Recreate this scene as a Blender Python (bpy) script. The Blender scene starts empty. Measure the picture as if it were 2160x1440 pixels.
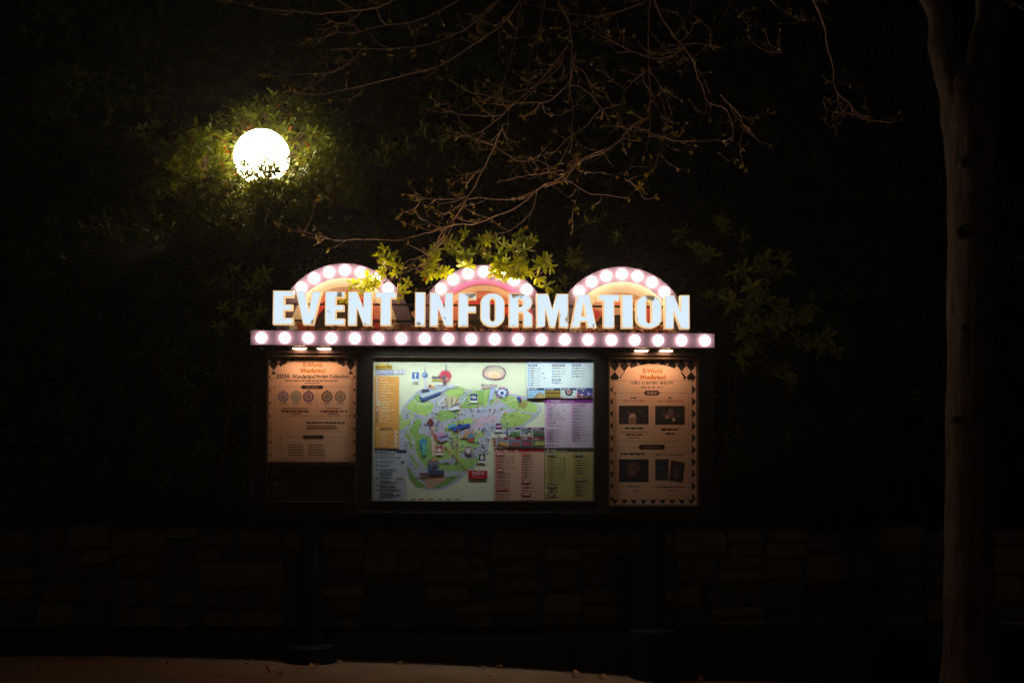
import bpy, math, random
import numpy as np
from mathutils import Vector, Matrix
R = math.radians
random.seed(7)
rng = np.random.default_rng(7)

# ---------------------------------------------------------------- camera, world, sun, exposure
sc = bpy.context.scene
col = sc.collection
FPX, W0, H0 = 3000.0, 2160.0, 1440.0
CAM = Vector((0.0, -10.3, 1.6))
YAW, PITCH, ROLL = R(2.48), R(4.12), R(0.2)
cd = bpy.data.cameras.new('camera')
cd.sensor_fit = 'HORIZONTAL'
cd.sensor_width = 36.0
cd.lens = FPX / W0 * 36.0
cd.clip_start, cd.clip_end = 0.1, 500
cam = bpy.data.objects.new('camera', cd)
col.objects.link(cam)
CR = Matrix.Rotation(-YAW, 3, 'Z') @ Matrix.Rotation(R(90) + PITCH, 3, 'X') @ Matrix.Rotation(ROLL, 3, 'Z')
cam.matrix_world = Matrix.Translation(CAM) @ CR.to_4x4()
sc.camera = cam

world = bpy.data.worlds.new('World')
sc.world = world
world.use_nodes = True
wn = world.node_tree
sky = wn.nodes.new('ShaderNodeTexSky')
sky.sky_type = 'NISHITA'
sky.sun_disc = False
SUN_EL, SUN_AZ = R(13), R(174)
sky.sun_elevation, sky.sun_rotation = SUN_EL, SUN_AZ
bg = wn.nodes['Background']
bg.inputs['Strength'].default_value = 0.00008
wn.links.new(sky.outputs['Color'], bg.inputs['Color'])

sd = bpy.data.lights.new('sun', 'SUN')
sd.energy = 0.025
sd.angle = R(12)
sd.color = (1.0, 0.74, 0.50)
sun = bpy.data.objects.new('sun', sd)
col.objects.link(sun)
sv = Vector((math.sin(SUN_AZ) * math.cos(SUN_EL), math.cos(SUN_AZ) * math.cos(SUN_EL), math.sin(SUN_EL)))
sun.rotation_euler = sv.to_track_quat('Z', 'Y').to_euler()
sun.location = (-3, -8, 12)

sc.view_settings.view_transform = 'Standard'
sc.view_settings.look = 'None'
sc.view_settings.exposure = 0
sc.view_settings.gamma = 1
sc.view_settings.use_curve_mapping = False
sc.cycles.use_denoising = True
sc.cycles.max_bounces = 4
sc.cycles.adaptive_threshold = 0.02
sc.cycles.transparent_max_bounces = 8
sc.cycles.sample_clamp_indirect = 4.0
sc.cycles.caustics_reflective = False
sc.cycles.caustics_refractive = False

# ---------------------------------------------------------------- helpers
def at(px, py, y):
    """world point on the plane Y = y that the photograph shows at (px, py)"""
    d = CR @ Vector(((px - W0 / 2) / FPX, -(py - H0 / 2) / FPX, -1.0))
    t = (y - CAM.y) / d.y
    return CAM + d * t

def s2l(c):
    return tuple((v / 12.92 if v <= 0.04045 else ((v + 0.055) / 1.055) ** 2.4) for v in (x / 255.0 for x in c))

def tag(o, label=None, cat=None, group=None, kind=None):
    if label: o['label'] = label
    if cat: o['category'] = cat
    if group: o['group'] = group
    if kind: o['kind'] = kind
    return o

def link(o, parent=None):
    col.objects.link(o)
    if parent is not None:
        o.parent = parent
        o.matrix_parent_inverse = Matrix.Translation(-parent.location) if parent.parent is None else Matrix()
    return o

def empty(name, loc, *a, **k):
    o = bpy.data.objects.new(name, None)
    o.empty_display_size = 0.2
    o.location = loc
    col.objects.link(o)
    return tag(o, *a, **k)

def mesh_obj(name, verts, faces, mat, parent=None, smooth=False):
    m = bpy.data.meshes.new(name)
    m.from_pydata([tuple(v) for v in verts], [], faces)
    if not isinstance(mat, (list, tuple)): mat = [mat]
    for x in mat: m.materials.append(x)
    if smooth: m.polygons.foreach_set('use_smooth', [True] * len(m.polygons))
    m.update()
    return attach(bpy.data.objects.new(name, m), parent)

def attach(o, parent):
    """verts are written in world space; keep them there under a parent that has a location"""
    col.objects.link(o)
    if parent is not None:
        o.parent = parent
        w = Vector((0, 0, 0))
        p = parent
        while p is not None:
            w += p.location
            p = p.parent
        o.location = -w
    return o

class MB:
    def __init__(s): s.v, s.f = [], []
    def add(s, v, f):
        n = len(s.v)
        s.v += [tuple(x) for x in v]
        s.f += [tuple(i + n for i in q) for q in f]
        return s
    def box(s, x0, x1, y0, y1, z0, z1, bev=0.0):
        if bev <= 0:
            v = [(x, y, z) for z in (z0, z1) for y in (y0, y1) for x in (x0, x1)]
            return s.add(v, [(0, 2, 3, 1), (4, 5, 7, 6), (0, 1, 5, 4), (2, 6, 7, 3), (0, 4, 6, 2), (1, 3, 7, 5)])
        import bmesh
        bm = bmesh.new()
        bmesh.ops.create_cube(bm, size=1)
        for q in bm.verts:
            q.co = Vector(((x0 + x1) / 2 + q.co.x * (x1 - x0), (y0 + y1) / 2 + q.co.y * (y1 - y0), (z0 + z1) / 2 + q.co.z * (z1 - z0)))
        bmesh.ops.bevel(bm, geom=list(bm.edges), offset=bev, segments=1, affect='EDGES')
        bm.verts.index_update()
        s.add([q.co for q in bm.verts], [[q.index for q in p.verts] for p in bm.faces])
        bm.free()
        return s
    def lathe(s, c, prof, n=32):
        c = Vector(c)
        v, f = [], []
        for r, z in prof:
            for i in range(n):
                a = 2 * math.pi * i / n
                v.append(c + Vector((r * math.cos(a), r * math.sin(a), z)))
        for k in range(len(prof) - 1):
            for i in range(n):
                j = (i + 1) % n
                f.append((k * n + i, k * n + j, (k + 1) * n + j, (k + 1) * n + i))
        f.append(tuple(range(n))[::-1])
        f.append(tuple(range((len(prof) - 1) * n, len(prof) * n)))
        return s.add(v, f)
    def tube(s, pts, rad, n=5):
        pts = [Vector(p) for p in pts]
        v, f = [], []
        t0 = None
        u = None
        for k, p in enumerate(pts):
            t = (pts[min(k + 1, len(pts) - 1)] - pts[max(k - 1, 0)])
            if t.length < 1e-9: t = Vector((0, 0, 1))
            t.normalize()
            if u is None:
                u = t.orthogonal().normalized()
            else:
                u = (u - t * u.dot(t))
                u = u.normalized() if u.length > 1e-6 else t.orthogonal().normalized()
            w = t.cross(u)
            r = rad[k] if hasattr(rad, '__len__') else rad
            for i in range(n):
                a = 2 * math.pi * i / n
                v.append(p + u * (r * math.cos(a)) + w * (r * math.sin(a)))
        for k in range(len(pts) - 1):
            for i in range(n):
                j = (i + 1) % n
                f.append((k * n + i, k * n + j, (k + 1) * n + j, (k + 1) * n + i))
        f.append(tuple(range(n))[::-1])
        f.append(tuple(range((len(pts) - 1) * n, len(pts) * n)))
        return s.add(v, f)
    def build(s, name, mat, parent=None, smooth=False):
        return mesh_obj(name, s.v, s.f, mat, parent, smooth)

# ---------------------------------------------------------------- materials
def new_mat(name):
    m = bpy.data.materials.new(name)
    m.use_nodes = True
    return m, m.node_tree, m.node_tree.nodes['Principled BSDF']

def noise(nt, scale, detail=6, rough=0.6, vec=None, dim=None):
    n = nt.nodes.new('ShaderNodeTexNoise')
    n.inputs['Scale'].default_value = scale
    n.inputs['Detail'].default_value = detail
    n.inputs['Roughness'].default_value = rough
    if vec is not None: nt.links.new(vec, n.inputs['Vector'])
    return n

def ramp(nt, fac, stops):
    r = nt.nodes.new('ShaderNodeValToRGB')
    e = r.color_ramp.elements
    while len(e) < len(stops): e.new(0.5)
    for q, (p, c) in zip(e, stops):
        q.position = p
        q.color = (*c, 1) if len(c) == 3 else c
    nt.links.new(fac, r.inputs['Fac'])
    return r

def mat_simple(name, c, rough=0.5, metal=0.0, var=0.0, scale=8, bump=0.0, bscale=60, coat=0.0):
    m, nt, b = new_mat(name)
    b.inputs['Base Color'].default_value = (*c, 1)
    b.inputs['Roughness'].default_value = rough
    b.inputs['Metallic'].default_value = metal
    if coat: b.inputs['Coat Weight'].default_value = coat
    tc = nt.nodes.new('ShaderNodeTexCoord')
    if var:
        n = noise(nt, scale, vec=tc.outputs['Object'])
        r = ramp(nt, n.outputs['Fac'], [(0.3, tuple(x * (1 - var) for x in c)), (0.7, tuple(min(1, x * (1 + var)) for x in c))])
        nt.links.new(r.outputs['Color'], b.inputs['Base Color'])
    if bump:
        n2 = noise(nt, bscale, vec=tc.outputs['Object'])
        bp = nt.nodes.new('ShaderNodeBump')
        bp.inputs['Strength'].default_value = bump
        bp.inputs['Distance'].default_value = 0.01
        nt.links.new(n2.outputs['Fac'], bp.inputs['Height'])
        nt.links.new(bp.outputs['Normal'], b.inputs['Normal'])
    return m

def mat_emit(name, c, s, base=(0.8, 0.8, 0.8)):
    m, nt, b = new_mat(name)
    b.inputs['Base Color'].default_value = (*base, 1)
    b.inputs['Emission Color'].default_value = (*c, 1)
    b.inputs['Emission Strength'].default_value = s
    b.inputs['Roughness'].default_value = 0.3
    return m

def mat_leaf(name, dark, light, rough=0.42, trans=0.35, attr=True, brown=None):
    m, nt, b = new_mat(name)
    geo = nt.nodes.new('ShaderNodeNewGeometry')
    stops = [(0.0, dark), (0.85, light)]
    if brown: stops = [(0.0, dark), (0.86, light), (0.93, light), (0.95, brown)]
    r = ramp(nt, geo.outputs['Random Per Island'], stops)
    nt.links.new(r.outputs['Color'], b.inputs['Base Color'])
    b.inputs['Roughness'].default_value = rough
    tr = nt.nodes.new('ShaderNodeBsdfTranslucent')
    mx = nt.nodes.new('ShaderNodeMixShader')
    mx.inputs['Fac'].default_value = trans
    hs = nt.nodes.new('ShaderNodeHueSaturation')
    hs.inputs['Hue'].default_value = 0.485
    hs.inputs['Saturation'].default_value = 1.1
    hs.inputs['Value'].default_value = 1.5
    nt.links.new(r.outputs['Color'], hs.inputs['Color'])
    nt.links.new(hs.outputs['Color'], tr.inputs['Color'])
    nt.links.new(b.outputs['BSDF'], mx.inputs[1])
    nt.links.new(tr.outputs['BSDF'], mx.inputs[2])
    nt.links.new(mx.outputs['Shader'], nt.nodes['Material Output'].inputs['Surface'])
    return m

def mat_print(name, rough=0.5):
    m, nt, b = new_mat(name)
    a = nt.nodes.new('ShaderNodeVertexColor')
    a.layer_name = 'ink'
    nt.links.new(a.outputs['Color'], b.inputs['Base Color'])
    b.inputs['Roughness'].default_value = rough
    tc = nt.nodes.new('ShaderNodeTexCoord')
    n2 = noise(nt, 9, 3, vec=tc.outputs['Object'])
    bp = nt.nodes.new('ShaderNodeBump')
    bp.inputs['Strength'].default_value = 0.15
    bp.inputs['Distance'].default_value = 0.01
    nt.links.new(n2.outputs['Fac'], bp.inputs['Height'])
    nt.links.new(bp.outputs['Normal'], b.inputs['Normal'])
    return m

def mat_glass(name):
    m, nt, b = new_mat(name)
    t = nt.nodes.new('ShaderNodeBsdfTransparent')
    g = nt.nodes.new('ShaderNodeBsdfGlossy')
    g.inputs['Roughness'].default_value = 0.06
    lw = nt.nodes.new('ShaderNodeLayerWeight')
    lw.inputs['Blend'].default_value = 0.5
    pw = nt.nodes.new('ShaderNodeMath')
    pw.operation = 'POWER'
    pw.inputs[1].default_value = 5.0
    nt.links.new(lw.outputs['Facing'], pw.inputs[0])
    fr = nt.nodes.new('ShaderNodeMath')
    fr.operation = 'MULTIPLY_ADD'
    fr.inputs[1].default_value = 0.55
    fr.inputs[2].default_value = 0.04
    nt.links.new(pw.outputs[0], fr.inputs[0])
    mx = nt.nodes.new('ShaderNodeMixShader')
    nt.links.new(fr.outputs[0], mx.inputs['Fac'])
    nt.links.new(t.outputs['BSDF'], mx.inputs[1])
    nt.links.new(g.outputs['BSDF'], mx.inputs[2])
    tc = nt.nodes.new('ShaderNodeTexCoord')
    n2 = noise(nt, 14, 3, vec=tc.outputs['Object'])
    bp = nt.nodes.new('ShaderNodeBump')
    bp.inputs['Strength'].default_value = 0.12
    bp.inputs['Distance'].default_value = 0.01
    nt.links.new(n2.outputs['Fac'], bp.inputs['Height'])
    nt.links.new(bp.outputs['Normal'], g.inputs['Normal'])
    nt.links.new(mx.outputs['Shader'], nt.nodes['Material Output'].inputs['Surface'])
    return m

def mat_bark(name, c0, c1):
    m, nt, b = new_mat(name)
    tc = nt.nodes.new('ShaderNodeTexCoord')
    mp = nt.nodes.new('ShaderNodeMapping')
    mp.inputs['Scale'].default_value = (9, 9, 1.6)
    nt.links.new(tc.outputs['Object'], mp.inputs['Vector'])
    n = noise(nt, 3.0, 8, 0.7, mp.outputs['Vector'])
    n.inputs['Distortion'].default_value = 0.6
    r = ramp(nt, n.outputs['Fac'], [(0.32, c0), (0.62, c1)])
    nt.links.new(r.outputs['Color'], b.inputs['Base Color'])
    b.inputs['Roughness'].default_value = 0.85
    bp = nt.nodes.new('ShaderNodeBump')
    bp.inputs['Strength'].default_value = 0.8
    bp.inputs['Distance'].default_value = 0.03
    nt.links.new(n.outputs['Fac'], bp.inputs['Height'])
    nt.links.new(bp.outputs['Normal'], b.inputs['Normal'])
    return m

def mat_stone(name):
    m, nt, b = new_mat(name)
    oi = nt.nodes.new('ShaderNodeObjectInfo')
    r = ramp(nt, oi.outputs['Random'], [(0, (0.12, 0.105, 0.085)), (0.5, (0.20, 0.17, 0.135)), (1, (0.33, 0.28, 0.21))])
    tc = nt.nodes.new('ShaderNodeTexCoord')
    n = noise(nt, 7, 8, 0.65, tc.outputs['Object'])
    mx = nt.nodes.new('ShaderNodeMix')
    mx.data_type = 'RGBA'
    mx.blend_type = 'MULTIPLY'
    mx.inputs['Factor'].default_value = 0.7
    rr = ramp(nt, n.outputs['Fac'], [(0.3, (0.45, 0.45, 0.45)), (0.7, (1.1, 1.1, 1.1))])
    nt.links.new(r.outputs['Color'], mx.inputs['A'])
    nt.links.new(rr.outputs['Color'], mx.inputs['B'])
    nt.links.new(mx.outputs['Result'], b.inputs['Base Color'])
    b.inputs['Roughness'].default_value = 0.9
    bp = nt.nodes.new('ShaderNodeBump')
    bp.inputs['Strength'].default_value = 0.6
    bp.inputs['Distance'].default_value = 0.02
    nt.links.new(n.outputs['Fac'], bp.inputs['Height'])
    nt.links.new(bp.outputs['Normal'], b.inputs['Normal'])
    return m

def mat_face(name):
    """backlit acrylic: bluish white, with rust streaks grown in from some edges"""
    m, nt, b = new_mat(name)
    tc = nt.nodes.new('ShaderNodeTexCoord')
    uv = nt.nodes.new('ShaderNodeVertexColor')      # r = distance from the upper edge, g = from the lower edge
    uv.layer_name = 'edge'
    sep = nt.nodes.new('ShaderNodeSeparateColor')
    nt.links.new(uv.outputs['Color'], sep.inputs['Color'])
    n = noise(nt, 5.5, 2, 0.5, tc.outputs['Object'])
    n2 = noise(nt, 70, 4, 0.7, tc.outputs['Object'])
    def math_(op, a, bb):
        q = nt.nodes.new('ShaderNodeMath')
        q.operation = op
        for i, x in enumerate((a, bb)):
            if isinstance(x, (int, float)): q.inputs[i].default_value = x
            else: nt.links.new(x, q.inputs[i])
        return q.outputs[0]
    big = math_('MULTIPLY', math_('SUBTRACT', n.outputs['Fac'], 0.62), 0.9)
    fine = math_('MULTIPLY', math_('SUBTRACT', n2.outputs['Fac'], 0.5), 0.12)
    reach = math_('ADD', math_('ADD', big, fine), 0.004)
    e = math_('MINIMUM', sep.outputs['Red'], sep.outputs['Green'])
    s = math_('MULTIPLY', math_('SUBTRACT', reach, e), 28.0)
    cl = nt.nodes.new('ShaderNodeClamp')
    nt.links.new(s, cl.inputs['Value'])
    mx = nt.nodes.new('ShaderNodeMix')
    mx.data_type = 'RGBA'
    nt.links.new(cl.outputs['Result'], mx.inputs['Factor'])
    mx.inputs['A'].default_value = (0.68, 0.84, 1.0, 1)
    mx.inputs['B'].default_value = (0.17, 0.13, 0.07, 1)
    nt.links.new(mx.outputs['Result'], b.inputs['Emission Color'])
    b.inputs['Emission Strength'].default_value = 1.0
    b.inputs['Base Color'].default_value = (0.3, 0.3, 0.3, 1)
    b.inputs['Roughness'].default_value = 0.3
    return m

M = {}
M['black'] = mat_simple('black_powder_coat', (0.014, 0.009, 0.008), 0.45, 0, 0.25, 5, 0.05, 120)
M['soffit'] = mat_simple('dark_brown_soffit', (0.05, 0.032, 0.026), 0.25, 0.3, 0.2, 4)
M['post'] = mat_simple('dark_post_paint', (0.007, 0.007, 0.009), 0.75, 0, 0.25, 6, 0.05, 90)
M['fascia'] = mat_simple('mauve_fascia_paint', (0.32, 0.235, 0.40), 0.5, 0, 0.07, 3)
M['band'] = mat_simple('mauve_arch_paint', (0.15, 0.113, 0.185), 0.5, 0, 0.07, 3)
M['bulb'] = mat_emit('warm_white_bulb', (1.0, 0.70, 0.49), 13.0)
M['arch_bulb'] = mat_emit('warm_white_arch_bulb', (1.0, 0.70, 0.48), 32.0)
M['globe'] = mat_emit('warm_globe_glass', (1.0, 0.83, 0.50), 19.0)
M['down'] = mat_emit('warm_downlight_lens', (1.0, 0.56, 0.33), 44.0)
M['tube'] = mat_emit('cool_tube', (0.86, 1.0, 0.93), 2.0)
M['ring'] = mat_simple('downlight_ring_metal', (0.5, 0.42, 0.34), 0.3, 0.8)
M['alu'] = mat_simple('bronze_case_trim', (0.20, 0.14, 0.09), 0.3, 0.8, 0.2, 10)
M['rail'] = mat_simple('dark_rail', (0.03, 0.02, 0.018), 0.4, 0.3)
M['trim'] = mat_emit('glowing_cream_letter_return', (1.0, 0.66, 0.32), 0.75, (0.6, 0.42, 0.22))
M['face'] = mat_face('backlit_letter_face')
M['glass'] = mat_glass('case_glass')
M['print'] = mat_print('printed_sheet')
M['pave'] = mat_simple('brown_pavement', (0.235, 0.135, 0.072), 0.85, 0, 0.22, 2.5, 0.5, 45)
M['kerb'] = mat_simple('dark_basalt', (0.022, 0.022, 0.022), 0.9, 0, 0.3, 6, 0.4, 40)
M['soil'] = mat_simple('dark_soil', (0.02, 0.015, 0.01), 1.0, 0, 0.4, 3, 0.6, 30)
M['stone'] = mat_stone('rubble_stone')
M['mortar'] = mat_simple('wall_mortar', (0.11, 0.095, 0.08), 0.95, 0, 0.3, 10)
M['bark'] = mat_bark('grey_brown_bark', (0.05, 0.038, 0.029), (0.22, 0.165, 0.118))
M['twig'] = mat_simple('reddish_twig_bark', (0.60, 0.38, 0.25), 0.55, 0, 0.3, 20)
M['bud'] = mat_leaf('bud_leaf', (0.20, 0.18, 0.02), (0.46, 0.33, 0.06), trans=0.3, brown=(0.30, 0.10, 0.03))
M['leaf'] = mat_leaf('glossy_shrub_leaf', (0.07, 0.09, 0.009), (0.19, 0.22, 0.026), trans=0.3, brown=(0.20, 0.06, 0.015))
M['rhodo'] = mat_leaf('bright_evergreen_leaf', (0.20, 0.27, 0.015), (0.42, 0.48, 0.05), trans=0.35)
M['stem'] = mat_simple('shrub_stem', (0.12, 0.07, 0.045), 0.8, 0, 0.3, 20)
M['dry'] = mat_leaf('dry_brown_leaf', (0.16, 0.075, 0.025), (0.55, 0.28, 0.09), rough=0.6, trans=0.2)
M['litter'] = mat_leaf('dry_oak_litter', (0.22, 0.09, 0.04), (0.55, 0.29, 0.16), rough=0.5, trans=0.15)

for _k in ('post', 'black'):
    M[_k].node_tree.nodes['Principled BSDF'].inputs['Specular IOR Level'].default_value = 0.2

def paint(name, c, rough=0.5, var=0.06):
    if name not in M: M[name] = mat_simple(name, c, rough, 0, var, 6)
    return M[name]

# ---------------------------------------------------------------- ground, kerb, wall, hillside
EDGE = [(-2600, 1383), (0, 1383), (600, 1387), (800, 1392), (1000, 1401), (1200, 1415), (1400, 1428), (1560, 1434), (2160, 1447), (5000, 1480)]
KY = 0.16
EX = [at(px, py, KY) for px, py in EDGE]
xs_, zs_ = [p.x for p in EX], [p.z for p in EX]
def gz(x, y=KY):
    return float(np.interp(x, xs_, zs_))

v, f = [], []
gx = [-60, -30, -15] + list(np.linspace(-9, 9, 37)) + [15, 30, 60]
gy = [-60, -30, -15, -10, -6, -3, -1.5, -0.6, KY]
for y in gy:
    for x in gx:
        v.append((x, y, gz(x) + (0.006 * math.sin(x * 2.1 + y * 1.3) if -12 < x < 12 else 0)))
n = len(gx)
for j in range(len(gy) - 1):
    for i in range(n - 1):
        f.append((j * n + i, j * n + i + 1, (j + 1) * n + i + 1, (j + 1) * n + i))
tag(mesh_obj('pavement', v, f, M['pave'], smooth=True), 'brown paved ground in front of the information board', kind='structure')

KTOP = at(640, 1338, KY).z
kerb = empty('kerb', (0, KY, 0), 'low dark stone kerb along the back of the pavement', kind='structure')
x = -9.0
while x < 9:
    L = 0.9
    MB().box(x + 0.004, x + L - 0.004, KY + random.uniform(0, .004), KY + 0.16, min(gz(x), gz(x + L)) - 0.25, KTOP + random.uniform(-.004, .004), 0.008).build('kerb_stone', M['kerb'], kerb)
    x += L
WY = 0.95
WTOP = 0.93
v = [(-60, KY + 0.16, KTOP - .05), (60, KY + 0.16, KTOP - .05), (60, WY + .3, KTOP - .03), (-60, WY + .3, KTOP - .03)]
tag(mesh_obj('soil_strip', v, [(0, 1, 2, 3)], M['soil']), 'dark soil strip between the kerb and the stone wall', kind='structure')

wall = empty('stone_wall', (0, WY, KTOP), 'low dry rubble stone retaining wall behind the information board', 'wall')
MB().box(-10, 10, WY + 0.07, WY + 0.55, KTOP - .3, WTOP - .02).build('mortar_core', M['mortar'], wall)
import bmesh
def stone(x0, x1, z0, z1):
    bm = bmesh.new()
    bmesh.ops.create_cube(bm, size=1)
    for q in bm.verts:
        q.co = Vector((q.co.x * (x1 - x0), q.co.y * 0.3, q.co.z * (z1 - z0)))
        q.co += Vector((random.uniform(-.02, .02), random.uniform(-.012, .012), random.uniform(-.016, .016)))
    bmesh.ops.bevel(bm, geom=list(bm.edges), offset=min(.03, (z1 - z0) * .2), segments=1, affect='EDGES')
    m = bpy.data.meshes.new('stone')
    bm.to_mesh(m)
    bm.free()
    m.materials.append(M['stone'])
    o = bpy.data.objects.new('stone', m)
    o.parent = wall
    o.location = Vector(((x0 + x1) / 2, WY + 0.15 + random.uniform(-.035, .03), (z0 + z1) / 2)) - wall.location
    col.objects.link(o)
x = -5.2
while x < 5.3:
    w = random.uniform(.3, .72)
    z = KTOP - .14 + random.uniform(-.05, .05)
    while z < WTOP - .06:
        h = random.uniform(.10, .25)
        if z + h > WTOP - .08: h = WTOP - z + random.uniform(-.03, .03)
        c = random.uniform(.3, .7) if w > .42 and random.random() < .6 else None
        j0, j1 = random.uniform(-.03, .03), random.uniform(-.03, .03)
        if c is None:
            stone(x + j0 + .008, x + w + j1 - .008, z + .006, z + h - .006)
        else:
            stone(x + j0 + .008, x + w * c - .006, z + .006, z + h - .006)
            if h > .2:
                stone(x + w * c + .006, x + w + j1 - .008, z + .006, z + h * .55 - .006)
                stone(x + w * c + .006, x + w + j1 - .008, z + h * .55 + .006, z + h - .006)
            else:
                stone(x + w * c + .006, x + w + j1 - .008, z + .006, z + h - .006)
        z += h
    x += w

SL = 0.9
def hz(x, y):
    return WTOP - 0.03 + SL * (np.maximum(y - 1.25, 0) - np.maximum(y - 14, 0) * .9)
v, f = [], []
hx = np.linspace(-40, 40, 41)
hy = np.concatenate([[1.2], np.linspace(1.5, 14, 26), [20, 40, 80]])
for y in hy:
    for x in hx:
        v.append((x, y, float(hz(x, y)) + 0.06 * math.sin(x * 1.7) * math.sin(y * 2.3)))
n = len(hx)
for j in range(len(hy) - 1):
    for i in range(n - 1):
        f.append((j * n + i, j * n + i + 1, (j + 1) * n + i + 1, (j + 1) * n + i))
tag(mesh_obj('hillside', v, f, M['soil'], smooth=True), 'dark earth bank rising steeply behind the stone wall', kind='structure')

# ---------------------------------------------------------------- leaves
def leaf_mesh(name, pos, axis, up, length, width, mat, parent=None, droop=0.25, fine=True):
    """many leaves at once. pos, axis (pointing along the leaf), up: (n,3); length, width: (n,)"""
    pos, axis, up = (np.asarray(a, float) for a in (pos, axis, up))
    length, width = np.asarray(length, float)[:, None], np.asarray(width, float)[:, None]
    axis /= np.linalg.norm(axis, axis=1, keepdims=True) + 1e-9
    side = np.cross(axis, up)
    side /= np.linalg.norm(side, axis=1, keepdims=True) + 1e-9
    nor = np.cross(side, axis)
    st = [(0.0, .10), (.34, .72), (.66, 1.0), (.86, .62), (1.0, 0.0)] if fine else [(0.0, .12), (.6, 1.0), (1.0, 0.0)]
    rows = []
    for t, w in st:
        c = pos + axis * (length * t) - nor * (length * droop * t * t)
        if t < 1.0:
            rows.append(c - side * (width * w * .5) + nor * (width * w * .12))
            rows.append(c)
            rows.append(c + side * (width * w * .5) + nor * (width * w * .12))
        else:
            rows.append(c)
    k = len(rows)
    V = np.stack(rows, 1).reshape(-1, 3)
    quads, tris = [], []
    for s in range(len(st) - 2):
        a = s * 3
        quads += [(a, a + 1, a + 4, a + 3), (a + 1, a + 2, a + 5, a + 4)]
    a = (len(st) - 2) * 3
    tris += [(a, a + 1, k - 1), (a + 1, a + 2, k - 1)]
    n = len(pos)
    off = (np.arange(n) * k)[:, None, None]
    Q = (np.array(quads)[None] + off).reshape(-1, 4)
    T = (np.array(tris)[None] + off).reshape(-1, 3)
    loops = np.concatenate([Q.ravel(), T.ravel()])
    tot = np.concatenate([np.full(len(Q), 4), np.full(len(T), 3)])
    start = np.concatenate([[0], np.cumsum(tot)[:-1]])
    m = bpy.data.meshes.new(name)
    m.vertices.add(len(V))
    m.vertices.foreach_set('co', V.ravel())
    m.loops.add(len(loops))
    m.loops.foreach_set('vertex_index', loops.astype(np.int32))
    m.polygons.add(len(tot))
    m.polygons.foreach_set('loop_start', start.astype(np.int32))
    m.polygons.foreach_set('use_smooth', np.ones(len(tot), bool))
    m.update(calc_edges=True)
    m.validate()
    m.materials.append(mat)
    return attach(bpy.data.objects.new(name, m), parent)

def rosettes(cent, ax, size, nl=8, spread=0.95):
    """leaf whorls: arrays for leaf_mesh"""
    P, A, U, L, Wd = [], [], [], [], []
    cent, ax, size = np.asarray(cent, float), np.asarray(ax, float), np.asarray(size, float)
    ax = ax / (np.linalg.norm(ax, axis=1, keepdims=True) + 1e-9)
    ref = np.where(np.abs(ax[:, 2:3]) < .9, np.array([[0, 0, 1.]]), np.array([[1., 0, 0]]))
    u = np.cross(ax, ref)
    u /= np.linalg.norm(u, axis=1, keepdims=True)
    w = np.cross(ax, u)
    ph = rng.uniform(0, 6.28, len(cent))
    for i in range(nl):
        a = ph + 2 * math.pi * i / nl * 1.0 + rng.normal(0, .25, len(cent))
        el = rng.normal(spread, .28, len(cent))     # angle away from the axis
        d = ax * np.cos(el)[:, None] + (u * np.cos(a)[:, None] + w * np.sin(a)[:, None]) * np.sin(el)[:, None]
        keep = rng.random(len(cent)) < .93
        back = (rng.uniform(-.25, .05, len(cent)) * size)[:, None]
        P.append((cent + ax * back)[keep]); A.append(d[keep]); U.append((ax + rng.normal(0, .15, ax.shape))[keep])
        L.append((size * rng.uniform(.65, 1.1, len(cent)))[keep])
        Wd.append((size * rng.uniform(.20, .32, len(cent)))[keep])
    return [np.concatenate(q) for q in (P, A, U, L, Wd)]

def at_n(px, py, y): return np.array(at(px, py, y))

GY = 4.55
GC = at(552, 331, GY)
GR = 59 / FPX * (GY - CAM.y) * 1.0

# shrub-covered bank: domes of foliage
def shrub_cover(x0, x1, y0, y1, cell, dens, hmin, hmax, size, name, label, skip=None, fine=False, mat='leaf'):
    C = []
    nx, ny = int((x1 - x0) / cell), int((y1 - y0) / cell)
    for i in range(nx):
        for j in range(ny):
            C.append((x0 + (i + .5 + rng.uniform(-.4, .4)) * cell, y0 + (j + .5 + rng.uniform(-.4, .4)) * cell, cell * rng.uniform(.6, .95), rng.uniform(hmin, hmax)))
    C = np.array(C)
    n = int((x1 - x0) * (y1 - y0) * dens)
    p = np.stack([rng.uniform(x0, x1, n), rng.uniform(y0, y1, n)], 1)
    d2 = ((p[:, None, :] - C[None, :, :2]) ** 2).sum(2)
    hh = C[None, :, 3] * np.sqrt(np.maximum(0, 1 - d2 / C[None, :, 2] ** 2))
    k = hh.argmax(1)
    h = hh[np.arange(n), k]
    c = C[k]
    z = hz(p[:, 0], p[:, 1]) + h * rng.uniform(.72, 1.08, n) + .04
    pos = np.stack([p[:, 0], p[:, 1], z], 1)
    nor = np.stack([(p[:, 0] - c[:, 0]) / c[:, 2], (p[:, 1] - c[:, 1]) / c[:, 2] - .5, np.full(n, .75)], 1) + rng.normal(0, .3, (n, 3))
    if skip is not None:
        kp = skip(pos)
        pos, nor = pos[kp], nor[kp]
    P, A, U, L, Wd = rosettes(pos, nor, np.full(len(pos), size) * rng.uniform(.7, 1.25, len(pos)), 7)
    return tag(leaf_mesh(name, P, A, U, L, Wd, M[mat], None, .3, fine), label, 'shrubs', kind='stuff')

gc = np.array(GC)
def near_globe(p, r): return np.linalg.norm(p - gc, axis=1) < r
def skip_bank(p):
    q = p - gc
    near = (np.abs(q[:, 0]) < .9) & (q[:, 1] > -.8) & (q[:, 1] < 1.0)
    return ~near
shrub_cover(-5.4, 6.2, 1.35, 11.5, 0.95, 95, .25, .6, .105, 'shrubbery', 'dense dark evergreen shrubbery covering the whole bank', skip_bank)

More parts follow.
